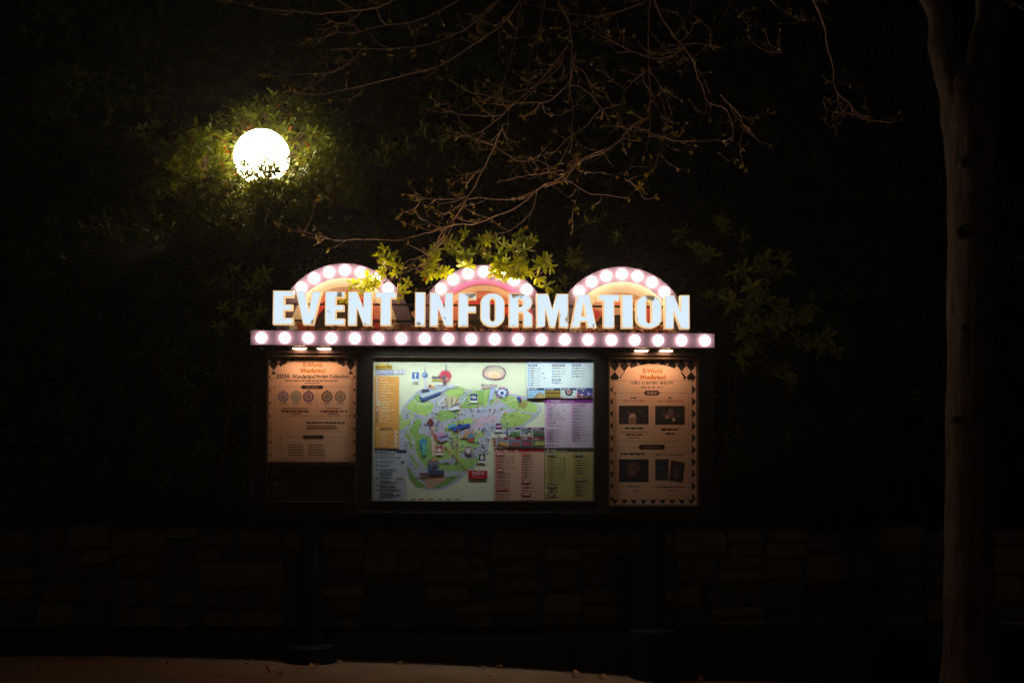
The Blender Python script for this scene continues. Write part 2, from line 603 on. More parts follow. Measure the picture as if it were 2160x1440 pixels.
# ---------------------------------------------------------------- globe lamp and its shrubs
lamp = empty('globe_lamp', (GC.x, GC.y, float(hz(GC.x, GC.y))), 'glowing round white globe lamp half sunk in the shrubs', 'lamp')
MB().lathe((GC.x, GC.y, 0), [(.05, float(hz(GC.x, GC.y)) - .1), (.05, GC.z - GR * .93)], 16).build('lamp_post', M['post'], lamp, True)
MB().lathe((GC.x, GC.y, GC.z), [(.13, -GR * 1.06), (.13, -GR * .92), (.10, -GR * .90)], 24).build('collar', M['post'], lamp, True)
prof = [(max(.002, GR * math.sin(a)), -GR * math.cos(a)) for a in np.linspace(0.3, math.pi, 22)]
MB().lathe(GC, prof, 36).build('globe', M['globe'], lamp, True)

def bush(name, label, cx, cy, rx, ry, rz, n, size, zoff=0, front=None, group=None, nl=7):
    """a separate shrub: stems from the soil, leaf whorls over a rough dome"""
    base = Vector((cx, cy, float(hz(cx, cy))))
    root = empty(name, base, label, 'shrub', group)
    st = MB()
    cent, ax = [], []
    for i in range(n):
        a = rng.uniform(0, 6.283)
        e = math.asin(rng.uniform(-.15, 1))
        rr = rng.uniform(.72, 1.08)
        d = np.array([math.cos(a) * math.cos(e), math.sin(a) * math.cos(e), math.sin(e)])
        p = np.array(base) + np.array([0, 0, zoff]) + d * np.array([rx, ry, rz]) * rr
        if p[2] < hz(p[0], p[1]) + .02: p[2] = hz(p[0], p[1]) + rng.uniform(.02, .1)
        if np.linalg.norm(p - gc) < GR + size * .75: continue
        # keep the view on to the globe's upper part open
        if p[1] < gc[1] and abs(p[0] - gc[0]) < GR * 1.05 and front is not None and p[2] > front(p): continue
        cent.append(p)
        ax.append(d * np.array([1 / rx, 1 / ry, 1 / rz]) * .4 + np.array([0, -.25, .35]) + rng.normal(0, .25, 3))
        if i % 3 == 0:
            st.tube([base + Vector((rng.normal(0, .05), rng.normal(0, .05), -.03)), base.lerp(Vector(p), .5) + Vector((0, 0, .04)), p], [.008, .006, .003], 4)
    P, A, U, L, Wd = rosettes(cent, ax, np.full(len(cent), size) * rng.uniform(.7, 1.25, len(cent)), nl)
    tag(leaf_mesh('foliage', P, A, U, L, Wd, M['leaf'], root), kind='stuff')
    st.build('stems', M['stem'], root)
    return root

def open_view(p):      # leaves in front of the globe stay below this height
    dx = (p[0] - gc[0]) / GR
    t = (p[1] - CAM.y) / (gc[1] - CAM.y)
    zz = gc[2] - GR * (.42 + .22 * math.sin(dx * 7 + 1.0) + .22 * math.sin(dx * 17) - .35 * (rng.random() < .12))
    return CAM.z + (zz - CAM.z) * t
bush('globe_shrub', 'evergreen shrub lit yellow green close left of the round globe lamp', gc[0] - .62, gc[1] + .10, .52, .5, .62, 420, .10, .28)
bush('globe_shrub', 'evergreen shrub lit yellow green close right of the round globe lamp', gc[0] + .64, gc[1] + .12, .52, .5, .56, 460, .095, .16)
bush('globe_shrub', 'tallest lit shrub directly behind and above the round globe lamp', gc[0] + .05, gc[1] + .72, .85, .45, .62, 520, .10, .25)
bush('globe_shrub', 'low shrub whose dark sprigs cover the bottom of the globe lamp', gc[0] + .0, gc[1] - .50, .85, .40, .95, 900, .085, .15, open_view)

# ---------------------------------------------------------------- the information board
FY = -0.42          # front of the light bar
PX0, PX1 = 532, 1503
def X(px, y=0.0, py=800): return at(px, py, y).x
def Z(py, y=0.0, px=1018): return at(px, py, y).z
barT = (at(528, 695.5, FY).z + at(1508, 702.5, FY).z) / 2
barB = (at(528, 727.5, FY).z + at(1508, 734, FY).z) / 2
bx0, bx1 = at(528, 711, FY).x, at(1508, 718, FY).x
gzc = gz(X(655))
board = empty('information_board', ((bx0 + bx1) / 2, 0, gzc), 'black information board with marquee bulbs, three lit arches and EVENT INFORMATION letters', 'information board')

# cabinet: back panel, outer frame, mullions round the three openings
LB = dict(x0=566, x1=751, y0=753, y1=974); LS = dict(x0=565, x1=750, y0=981, y1=1056)
CB = dict(x0=786, x1=1253, y0=755.5, y1=1056); RB = dict(x0=1285, x1=1470, y0=757.5, y1=1065)
fx0, fx1 = X(PX0), X(PX1)
zb, zt = Z(1086), barB + .004
FR = -0.035
cab = MB()
cab.box(fx0, fx1, 0.012, 0.14, zb, zt)
def opening(d):
    return at(d['x0'], (d['y0'] + d['y1']) / 2, 0).x, at(d['x1'], (d['y0'] + d['y1']) / 2, 0).x, at((d['x0'] + d['x1']) / 2, d['y1'], 0).z, at((d['x0'] + d['x1']) / 2, d['y0'], 0).z
oL, oS, oC, oR = opening(LB), opening(LS), opening(CB), opening(RB)
yf0, yf1 = FR, 0.0115
cab.box(fx0, oL[0], yf0, yf1, zb, zt)
cab.box(oL[1], oC[0], yf0, yf1, zb, zt)
cab.box(oC[1], oR[0], yf0, yf1, zb, zt)
cab.box(oR[1], fx1, yf0, yf1, zb, zt)
cab.box(oL[0], oL[1], yf0, yf1, oL[3], zt); cab.box(oL[0], oL[1], yf0, yf1, oS[3], oL[2]); cab.box(oL[0], oL[1], yf0, yf1, zb, oS[2])
cab.box(oC[0], oC[1], yf0, yf1, oC[3], zt); cab.box(oC[0], oC[1], yf0, yf1, zb, oC[2])
cab.box(oR[0], oR[1], yf0, yf1, oR[3], zt); cab.box(oR[0], oR[1], yf0, yf1, zb, oR[2])
cab.build('cabinet', M['black'], board)
sill = MB().box(X(760), X(1280), FR - .03, FR - .001, Z(1083), Z(1078), .002).build('sill', M['post'], board)

# bottom strip board under the left poster
MB().box(oS[0] + .001, oS[1] - .001, 0.004, 0.011, oS[2] + .001, oS[3] - .001).build('slot_board', paint('slot_board_grey', (0.03, 0.03, 0.028), .6), board)

def case_frame(o, t=.008, split=None):
    x0, x1, z0, z1 = o
    b = MB()
    y0, y1 = FR - .012, FR + .004
    b.box(x0 - t, x0, y0, y1, z0 - t, z1 + t); b.box(x1, x1 + t, y0, y1, z0 - t, z1 + t)
    b.box(x0, x1, y0, y1, z0 - t, z0); b.box(x0, x1, y0, y1, z1, z1 + t)
    fr = b.build('case_frame', M['alu'], board)
    g = mesh_obj('glass_pane', [(x0, FR + .012, z0), (x1, FR + .012, z0), (x1, FR + .012, z1), (x0, FR + .012, z1)], [(0, 1, 2, 3)], M['glass'], board)
    return fr
case_frame(oL); case_frame(oS); case_frame(oC, .004); case_frame(oR)

# canopy / light bar (hollow box with a slot for the tube)
can = MB()
bev = .003
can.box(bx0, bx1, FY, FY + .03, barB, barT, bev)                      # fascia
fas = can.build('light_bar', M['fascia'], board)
c2 = MB()
c2.box(bx0 + .002, bx1 - .002, FY + .031, .139, barT - .03, barT - .012)          # roof
c2.box(bx0 + .002, bx0 + .02, FY + .031, .139, barB + .002, barT - .031)
c2.box(bx1 - .02, bx1 - .002, FY + .031, .139, barB + .002, barT - .031)
sx0, sx1 = X(776, FY), X(1262, FY)
c2.box(bx0 + .021, sx0, FY + .031, -.001 + FR, barB + .006, barB + .016)
c2.box(sx1, bx1 - .021, FY + .031, -.001 + FR, barB + .006, barB + .016)
c2.box(sx0 + .001, sx1 - .001, FY + .30, -.001 + FR, barB + .03, barB + .04)
c2.box(sx0 - .012, sx0 - .002, FY + .032, FY + .30, barB + .017, barT - .031)
c2.box(sx1 + .002, sx1 + .012, FY + .032, FY + .30, barB + .017, barT - .031)
c2.build('canopy', M['soffit'], board)
# glossy lower lip of the header, catches the downlights
for px0, px1 in ((560, 760), (1276, 1476)):
    MB().box(X(px0, FR), X(px1, FR), FR - .02, FR - .001, Z(749), Z(741.5), .004).build('header_lip', M['soffit'], board)
MB().box(sx0 + .03, sx1 - .03, FY + .19, FY + .215, barB + .045, barB + .051).build('tube_light', M['tube'], board)
al = bpy.data.lights.new('map_wash_light', 'AREA')
al.shape, al.size, al.size_y = 'RECTANGLE', sx1 - sx0 - .06, .024
al.energy, al.color, al.spread = 7.8, (0.88, 1.0, 0.93), R(100)
alo = bpy.data.objects.new('map_wash_light', al)
attach(alo, board)
alo.location += Vector(((sx0 + sx1) / 2, FY + .2025, barB + .0445))
alo.rotation_euler = Vector((0, -math.cos(R(64.5)), math.sin(R(64.5)))).to_track_quat('Z', 'Y').to_euler()

# bulbs
def bulb_mesh(mat, r=.036, h=.008):
    b = MB()
    prof = [(.016, .0), (.016, -.004)] if False else []
    v, f = [], []
    n, m = 14, 7
    for k in range(m + 1):
        a = math.pi * .64 * k / m
        for i in range(n):
            q = 2 * math.pi * i / n
            v.append((r * math.sin(a) * math.cos(q), -h - r * math.cos(a) , r * math.sin(a) * math.sin(q)))
    for k in range(m):
        for i in range(n):
            j = (i + 1) % n
            f.append((k * n + i, (k + 1) * n + i, (k + 1) * n + j, k * n + j))
    me = bpy.data.meshes.new('bulb')
    me.from_pydata(v, [], f)
    me.materials.append(mat)
    me.polygons.foreach_set('use_smooth', [True] * len(f))
    return me
BM = bulb_mesh(M['bulb'])
BM2 = bulb_mesh(M['arch_bulb'])
def bulb(p, parent, me=None):
    o = bpy.data.objects.new('bulb', me or BM)
    o.parent = parent
    q, w = parent, Vector((0, 0, 0))
    while q is not None:
        w += q.location
        q = q.parent
    o.location = Vector(p) - w
    col.objects.link(o)
bz = (barT + barB) / 2
for i in range(20):
    px = 551.5 + (1486.5 - 551.5) * i / 19
    bulb((at(px, 712 + 6 * i / 19, FY).x, FY - .001, bz - .001), fas)

# downlights in the soffit
for px in (628, 681, 1357, 1410):
    p = at(px, 730.5 if px < 1000 else 735, FY + .2)
    dl = MB().lathe((p.x, FY + .305, barB - .002), [(.062, 0), (.062, .007), (.045, .0075)], 24).build('downlight', M['ring'], board, False)
    MB().lathe((p.x, FY + .305, barB - .0045), [(.047, 0), (.047, .002)], 20).build('lens', M['down'], dl)

# arches
AY = -0.20
def ring_sector(c, r0, r1, a0, a1, y0, y1, n=40, zcut=None):
    """half-ring slab standing in the XZ plane"""
    v, f = [], []
    for i in range(n + 1):
        a = a0 + (a1 - a0) * i / n
        for r in (r0, r1):
            for y in (y0, y1):
                v.append((c.x + r * math.cos(a), y, c.z + r * math.sin(a)))
    for i in range(n):
        a, b = i * 4, (i + 1) * 4
        f += [(a, a + 2, b + 2, b), (a + 1, b + 1, b + 3, a + 3), (a + 2, a + 3, b + 3, b + 2), (a, b, b + 1, a + 1)]
    f += [(0, 1, 3, 2), (n * 4, n * 4 + 2, n * 4 + 3, n * 4 + 1)]
    return v, f
DARK = paint('arch_dark_brown', (0.045, 0.028, 0.026))
CREAM = paint('arch_cream', (0.86, 0.80, 0.66)); PEACH = paint('arch_peach', (0.80, 0.56, 0.42)); SALM = paint('arch_salmon', (0.75, 0.27, 0.22))
RED = paint('arch_red', (0.66, 0.075, 0.09)); MAG = paint('arch_magenta', (0.62, 0.19, 0.50)); BLUSH = paint('arch_blush', (0.80, 0.56, 0.50))
ARCH = [((726, 698), 143, 112, [(112, 92, CREAM), (92, 86, BLUSH), (86, 76, SALM), (76, 64, RED)]),
        ((1020, 700.5), 142.5, 112, [(112, 101, MAG), (101, 87, PEACH), (87, 72, SALM), (72, 60, RED)]),
        ((1312, 705), 144, 112, [(112, 88, CREAM), (88, 82, PEACH), (82, 74, BLUSH), (74, 58, SALM)])]
S0 = (AY - CAM.y) / FPX
for (cpx, cpy), ro, ri, rings in ARCH:
    c = at(cpx, cpy, AY)
    S = S0 * 1.002
    low = -0.12
    v, f = ring_sector(c, ri * S, ro * S, -.0, math.pi, AY, AY + .05)
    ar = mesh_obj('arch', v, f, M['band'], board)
    v, f = ring_sector(c, 1 * S, (ri - .5) * S, 0, math.pi, AY + .03, AY + .05)
    mesh_obj('back_panel', v, f, DARK, ar)
    for k, (a, b, m) in enumerate(rings):
        v, f = ring_sector(c, b * S, (a - .4) * S, .03, math.pi - .03, AY - .006 + .0015 * k, AY + .029)
        mesh_obj('stripe', v, f, m, ar)
    for k in range(7):
        a = R(45 + 15 * k)
        bulb((c.x + 128.5 * S * math.cos(a), AY - .001, c.z + 128.5 * S * math.sin(a)), ar, BM2)
# drooping swag in the right arch, sunburst wedges in the left and middle arch
def plate(pts, y, mat, name, parent, th=.006):
    P = [at(px, py, y) for px, py in pts]
    n = len(P)
    v = [(p.x, y, p.z) for p in P] + [(p.x, y + th, p.z) for p in P]
    f = [tuple(range(n)), tuple(range(2 * n - 1, n - 1, -1))] + [(i, i + n, (i + 1) % n + n, (i + 1) % n) for i in range(n)]
    return mesh_obj(name, v, f, mat, parent)
arches = [o for o in bpy.data.objects if o.name.split('.')[0] == 'arch']
plate([(1256, 649), (1275, 660), (1292, 664), (1312, 664), (1330, 659), (1343, 652), (1340, 646), (1262, 646)], AY - .008, BLUSH, 'swag', arches[2])
plate([(1252, 650), (1267, 662), (1256, 676), (1246, 676)], AY - .007, RED, 'wedge', arches[2])
plate([(1236, 640), (1247, 640), (1244, 664), (1232, 664)], AY - .007, PEACH, 'wedge', arches[2])
plate([(1365, 648), (1380, 648), (1377, 690), (1368, 690)], AY - .007, RED, 'wedge', arches[2])
plate([(1392, 648), (1402, 654), (1402, 690), (1394, 690)], AY - .007, PEACH, 'wedge', arches[2])
plate([(1080, 648), (1100, 656), (1102, 690), (1088, 690)], AY - .007, PEACH, 'wedge', arches[1])
plate([(1064, 648), (1074, 648), (1073, 673)], AY - .007, RED, 'wedge', arches[1])
plate([(956, 648), (966, 648), (966, 676), (950, 676)], AY - .007, SALM, 'wedge', arches[1])
plate([(672, 648), (685, 648), (672, 664), (664, 668)], AY - .007, RED, 'wedge', arches[0])
plate([(786, 646), (800, 646), (802, 672), (790, 672)], AY - .007, SALM, 'wedge', arches[0])
plate([(623, 680), (665, 680), (664, 697), (630, 697)], AY - .007, paint('arch_orange_red', (0.45, 0.10, 0.04)), 'wedge', arches[0])
plate([(610, 697), (612, 676), (626, 648), (632, 652), (622, 697)], AY - .007, CREAM, 'wedge', arches[0])
plate([(1370, 690), (1410, 690), (1412, 705), (1372, 705)], AY - .007, paint('arch_orange_red', (0.45, 0.10, 0.04)), 'wedge', arches[2])

# letters
GL = {
 'E': [[(0, 0), (0, 1), (1, 1), (1, .805), (.56, .805), (.56, .60), (.96, .60), (.96, .415), (.56, .415), (.56, .20), (1, .20), (1, 0)]],
 'F': [[(0, 0), (0, 1), (1, 1), (1, .805), (.56, .805), (.56, .60), (.98, .60), (.98, .415), (.56, .415), (.56, 0)]],
 'V': [[(.30, 0), (0, 1), (.38, 1), (.50, .33), (.63, 1), (1, 1), (.70, 0)]],
 'N': [[(0, 0), (0, 1), (.38, 1), (.64, .50), (.64, 1), (1, 1), (1, 0), (.64, 0), (.36, .54), (.36, 0)]],
 'T': [[(.24, 0), (.24, .80), (0, .80), (0, 1), (1, 1), (1, .80), (.75, .80), (.75, 0)]],
 'I': [[(0, 0), (0, 1), (1, 1), (1, 0)]],
 'M': [[(0, 0), (0, 1), (.37, 1), (.50, .53), (.63, 1), (1, 1), (1, 0), (.72, 0), (.72, .60), (.585, 0), (.415, 0), (.28, .60), (.28, 0)]],
 'A': [[(0, 0), (.26, 1), (.73, 1), (1, 0), (.64, 0), (.60, .18), (.39, .18), (.36, 0)], [(.42, .35), (.50, .79), (.57, .35)]],
}
def arc(cx, cy, rx, ry, a0, a1, n=8): return [(cx + rx * math.cos(R(a0 + (a1 - a0) * i / n)), cy + ry * math.sin(R(a0 + (a1 - a0) * i / n))) for i in range(n + 1)]
GL['O'] = [arc(.5, .70, .5, .30, 0, 180, 14) + arc(.5, .30, .5, .30, 180, 360, 14), arc(.5, .74, .10, .10, 0, 180, 8) + arc(.5, .26, .10, .10, 180, 360, 8)]
GL['R'] = [[(0, 0), (0, 1)] + arc(.58, .73, .40, .27, 90, -50, 10) + [(.76, .50)] + arc(.62, .34, .36, .12, 40, 0, 4) + [(.99, 0), (.60, 0), (.60, .38), (.55, .43), (.42, .43), (.42, 0)],
           [(.42, .60), (.42, .82)] + arc(.46, .71, .13, .11, 90, -90, 8)]
LET = [('E', 575, 618), ('V', 622.5, 678), ('E', 685, 727), ('N', 733.5, 784.5), ('T', 791, 836), ('I', 875, 897), ('N', 906, 956), ('F', 966, 1005), ('O', 1013, 1064.5),
       ('R', 1073, 1124), ('M', 1131.5, 1199), ('A', 1203.5, 1259), ('T', 1262, 1307.5), ('I', 1311.5, 1335.5), ('O', 1342, 1396), ('N', 1402.5, 1455)]
LY, LD = -0.365, 0.075
def curve_mesh(loops, w, h, extrude, offset):
    cu = bpy.data.curves.new('c', 'CURVE')
    cu.dimensions, cu.fill_mode, cu.extrude = '2D', 'BOTH', extrude
    for lp in loops:
        s = cu.splines.new('POLY')
        s.points.add(len(lp) - 1)
        for q, (a, b) in zip(s.points, lp): q.co = (a * w, b * h, 0, 1)
        s.use_cyclic_u = True
    cu.offset = offset
    o = bpy.data.objects.new('c', cu)
    me = bpy.data.meshes.new_from_object(o)
    bpy.data.objects.remove(o)
    bpy.data.curves.remove(cu)
    return me
def inset(lp, d, w, h):
    P = [Vector((a * w, b * h)) for a, b in lp]
    area = sum(P[i].x * P[(i + 1) % len(P)].y - P[(i + 1) % len(P)].x * P[i].y for i in range(len(P)))
    out = []
    for i, p in enumerate(P):
        e0, e1 = (p - P[i - 1]).normalized(), (P[(i + 1) % len(P)] - p).normalized()
        sg = 1 if area > 0 else -1
        n0, n1 = Vector((-e0.y, e0.x)) * sg, Vector((-e1.y, e1.x)) * sg
        k = (n0 + n1)
        k = k / max(.35, 1 + n0.dot(n1))
        out.append((p + k * d))
    return out
for i, (ch, p0, p1) in enumerate(LET):
    t = (p0 + p1) / 2
    sl = (t - 575) / 880 * 10
    b0, b1 = at(p0, 684 + sl * .95, LY), at(p1, 684 + sl * .95, LY)
    top = at(t, 612.5 + sl, LY)
    w, h = b1.x - b0.x, top.z - b0.z
    def place(me, y):
        for q in me.vertices:
            q.co = Vector((b0.x + q.co.x, y - q.co.z, b0.z + q.co.y))
        return me
    me = place(curve_mesh(GL[ch], w, h, LD / 2, 0), LY + LD / 2)
    me.name = 'letter'
    me.materials.append(M['trim'])
    lo = attach(bpy.data.objects.new('letter', me), board)
    loops = []
    for k, lp in enumerate(GL[ch]):
        q = inset(lp, .0064 if k == 0 else -.0056, w, h)
        loops.append([(a.x, a.y) for a in q])
    fm = curve_mesh(loops, 1, 1, 0, 0)
    # stains: distance from the upper and the lower edge of each stroke, by ray marching on a fine grid of verts
    bm = bmesh.new()
    bm.from_mesh(fm)
    bmesh.ops.remove_doubles(bm, verts=bm.verts, dist=1e-6)
    for cut in np.linspace(.02, .98, 24):
        g = list(bm.verts) + list(bm.edges) + list(bm.faces)
        bmesh.ops.bisect_plane(bm, geom=g, plane_co=(0, cut * h, 0), plane_no=(0, 1, 0))
    for cut in np.linspace(.05, .95, 8):
        g = list(bm.verts) + list(bm.edges) + list(bm.faces)
        bmesh.ops.bisect_plane(bm, geom=g, plane_co=(cut * w, 0, 0), plane_no=(1, 0, 0))
    bm.normal_update()
    bm.to_mesh(fm)
    bm.free()
    ca = fm.color_attributes.new('edge', 'FLOAT_COLOR', 'POINT')
    polys = [[(a, b) for a, b in lp] for lp in loops]
    def inside(x, y):
        c = False
        for lp in polys:
            for j in range(len(lp)):
                (x0, y0), (x1, y1) = lp[j - 1], lp[j]
                if (y0 > y) != (y1 > y) and x < (x1 - x0) * (y - y0) / (y1 - y0) + x0: c = not c
        return c
    cols = []
    for q in fm.vertices:
        x, y = q.co.x, q.co.y
        x = min(max(x, .004), w - .004)
        du = dd = .3
        for s in range(1, 40):
            if not inside(x, y + s * .004):
                du = (s - 1) * .004; break
        for s in range(1, 40):
            if not inside(x, y - s * .004):
                dd = (s - 1) * .004; break
        cols += [du, dd, 0, 1]
    ca.data.foreach_set('color', cols)
    place(fm, LY - .0022)
    fm.name = 'letter_face'
    if len(fm.polygons) and fm.polygons[0].normal.y > 0: fm.flip_normals()
    fm.materials.append(M['face'])
    attach(bpy.data.objects.new('letter_face', fm), lo)
for py0, py1 in ((638, 642.5), (672.5, 677.5)):
    za, zb_ = Z(py0 + 4, -.27), Z(py1 + 4, -.27)
    MB().box(X(578, -.27, 650), X(1440, -.27, 650), -.275, -.255, zb_, za).build('letter_rail', M['rail'], board)
for i, (ch, p0, p1) in enumerate(LET):
    x = X((p0 + p1) / 2, -.3, 690)
    MB().box(x - .006, x + .006, LY + LD + .001, LY + LD + .011, barT - .012, Z(684 + i * .6, -.3)).build('letter_bracket', M['rail'], board)

# posts with round bases
for px, bpx0, bpx1, btop, bbot in ((656, 604, 712, 1366, 1393), (1379, 1327, 1431, 1331, 1426)):
    cx = X(px, .06, 1200)
    r = (bpx1 - bpx0) / 2 * (10.3 / FPX)
    zt_ = at(px, btop, .06 - r).z
    z0 = gz(cx) - .06
    ps = MB().lathe((cx, .06, 0), [(.083, z0), (.083, zb - .001)], 32).build('post', M['post'], board, False)
    MB().lathe((cx, .06, 0), [(r, z0), (r, zt_ - .012), (r - .012, zt_), (.09, zt_ + .004)], 40).build('post_base', M['post'], ps)
    MB().box(cx - .12, cx + .12, -.03, .15, zb - .03, zb - .0015, .004).build('bracket_plate', M['post'], ps)

# ---------------------------------------------------------------- printing
_gc = {}
def glyphs(s, bold):
    k = (s, bold)
    if k not in _gc:
        cu = bpy.data.curves.new('t', 'FONT')
        cu.body = s
        cu.offset = bold
        cu.resolution_u = 3
        o = bpy.data.objects.new('t', cu)
        me = bpy.data.meshes.new_from_object(o)
        V = [(q.co.x, q.co.y) for q in me.vertices]
        F = [tuple(p.vertices) for p in me.polygons]
        bpy.data.objects.remove(o); bpy.data.curves.remove(cu); bpy.data.meshes.remove(me)
        _gc[k] = (V, F)
    return _gc[k]

class Sheet:
    """flat print on the sheet: every shape lies a hair above the one before"""
    def __init__(s, y): s.y, s.v, s.f, s.c, s.k = y, [], [], [], 0
    def poly(s, pts, c, tri=None):
        s.k += 1
        y = s.y - .0004 - .000006 * s.k
        n = len(s.v)
        for px, py in pts:
            p = at(px, py, s.y)
            s.v.append((p.x, y, p.z))
        s.f.append(tuple(range(n, n + len(pts)))); s.c.append(c)
    def rect(s, x0, y0, x1, y1, c): s.poly([(x0, y1), (x1, y1), (x1, y0), (x0, y0)], c)
    def disc(s, cx, cy, r, c, ry=None, n=18):
        ry = ry or r
        s.poly([(cx + r * math.cos(2 * math.pi * i / n), cy + ry * math.sin(2 * math.pi * i / n)) for i in range(n)], c)
    def ring(s, cx, cy, r0, r1, c, n=20, sy=1.0):
        for i in range(n):
            a, b = 2 * math.pi * i / n, 2 * math.pi * (i + 1) / n
            s.poly([(cx + r * math.cos(t), cy + sy * r * math.sin(t)) for r, t in ((r0, a), (r1, a), (r1, b), (r0, b))], c)
    def line(s, pts, w, c):
        for (x0, y0), (x1, y1) in zip(pts[:-1], pts[1:]):
            d = math.hypot(x1 - x0, y1 - y0) or 1
            nx, ny = -(y1 - y0) / d * w / 2, (x1 - x0) / d * w / 2
            s.poly([(x0 + nx, y0 + ny), (x1 + nx, y1 + ny), (x1 - nx, y1 - ny), (x0 - nx, y0 - ny)], c)
    def text(s, t, x, y, h, c, w=None, bold=0.0, align='L', slant=0.0):
        V, F = glyphs(t, bold)
        if not V: return
        x0, x1 = min(a for a, b in V), max(a for a, b in V)
        y0, y1 = min(b for a, b in V), max(b for a, b in V)
        k = h / (y1 - y0)
        kx = w / (x1 - x0) if w else k
        ww = (x1 - x0) * kx
        ox = x if align == 'L' else x - ww / 2 if align == 'C' else x - ww
        s.k += 1
        yy = s.y - .0004 - .000006 * s.k
        n = len(s.v)
        for a, b in V:
            p = at(ox + (a - x0) * kx + slant * (b - y0) * k, y - (b - y0) * k, s.y)
            s.v.append((p.x, yy, p.z))
        for q in F:
            s.f.append(tuple(i + n for i in q)); s.c.append(c)
    def words(s, x, y, w, h, c, seed=None):
        """unreadable small print as broken strokes"""
        q = x
        while q < x + w:
            L = random.uniform(.8, 3.2) * h
            e = min(q + L, x + w)
            s.rect(q, y - h * random.uniform(.85, 1), e, y - random.uniform(0, .12) * h, tuple(v * random.uniform(.8, 1.25) for v in c))
            q = e + random.uniform(.25, .6) * h
    def build(s, name, parent):
        me = bpy.data.meshes.new(name)
        me.from_pydata(s.v, [], s.f)
        ca = me.color_attributes.new('ink', 'FLOAT_COLOR', 'CORNER')
        cl = []
        for p, c in zip(me.polygons, s.c): cl += [*c, 1] * p.loop_total
        ca.data.foreach_set('color', cl)
        for p in me.polygons:
            if p.normal.y > 0: p.flip()
        me.materials.append(M['print'])
        o = attach(bpy.data.objects.new(name, me), parent)
        return o

def sheet_base(name, d, y, c, label, cat, pad=0):
    x0, x1, z0, z1 = opening(d)
    root = MB().box(x0 + .001, x1 - .001, y, y + .003, z0 + .001, z1 - .001).build(name, paint(name + '_paper', c, .45, .03))
    return tag(root, label, cat)

L_ = s2l
INK, WHITE = L_((45, 45, 55)), (.8, .8, .8)
# ---- guide map
PYM = 0.008
gm = sheet_base('guide_map', CB, PYM, (0.72, 0.76, 0.60), 'large lit park guide map in the middle of the information board', 'map')
def K4(x, y): return (780 + .118 * x, 740 + .118 * y)
def K5(x, y): return (1020 + .118 * x, 740 + .118 * y)
def K6(x, y): return (780 + .118 * x, 900 + .118 * y)
def K7(x, y): return (1020 + .118 * x, 900 + .118 * y)
m = Sheet(PYM)
ROAD, ROADE, GRASS, GRASS2, PINKP = L_((180, 184, 212)), L_((208, 211, 230)), L_((172, 204, 120)), L_((146, 186, 108)), L_((222, 196, 190))
def KP(K, pts): return [K(*p) for p in pts]
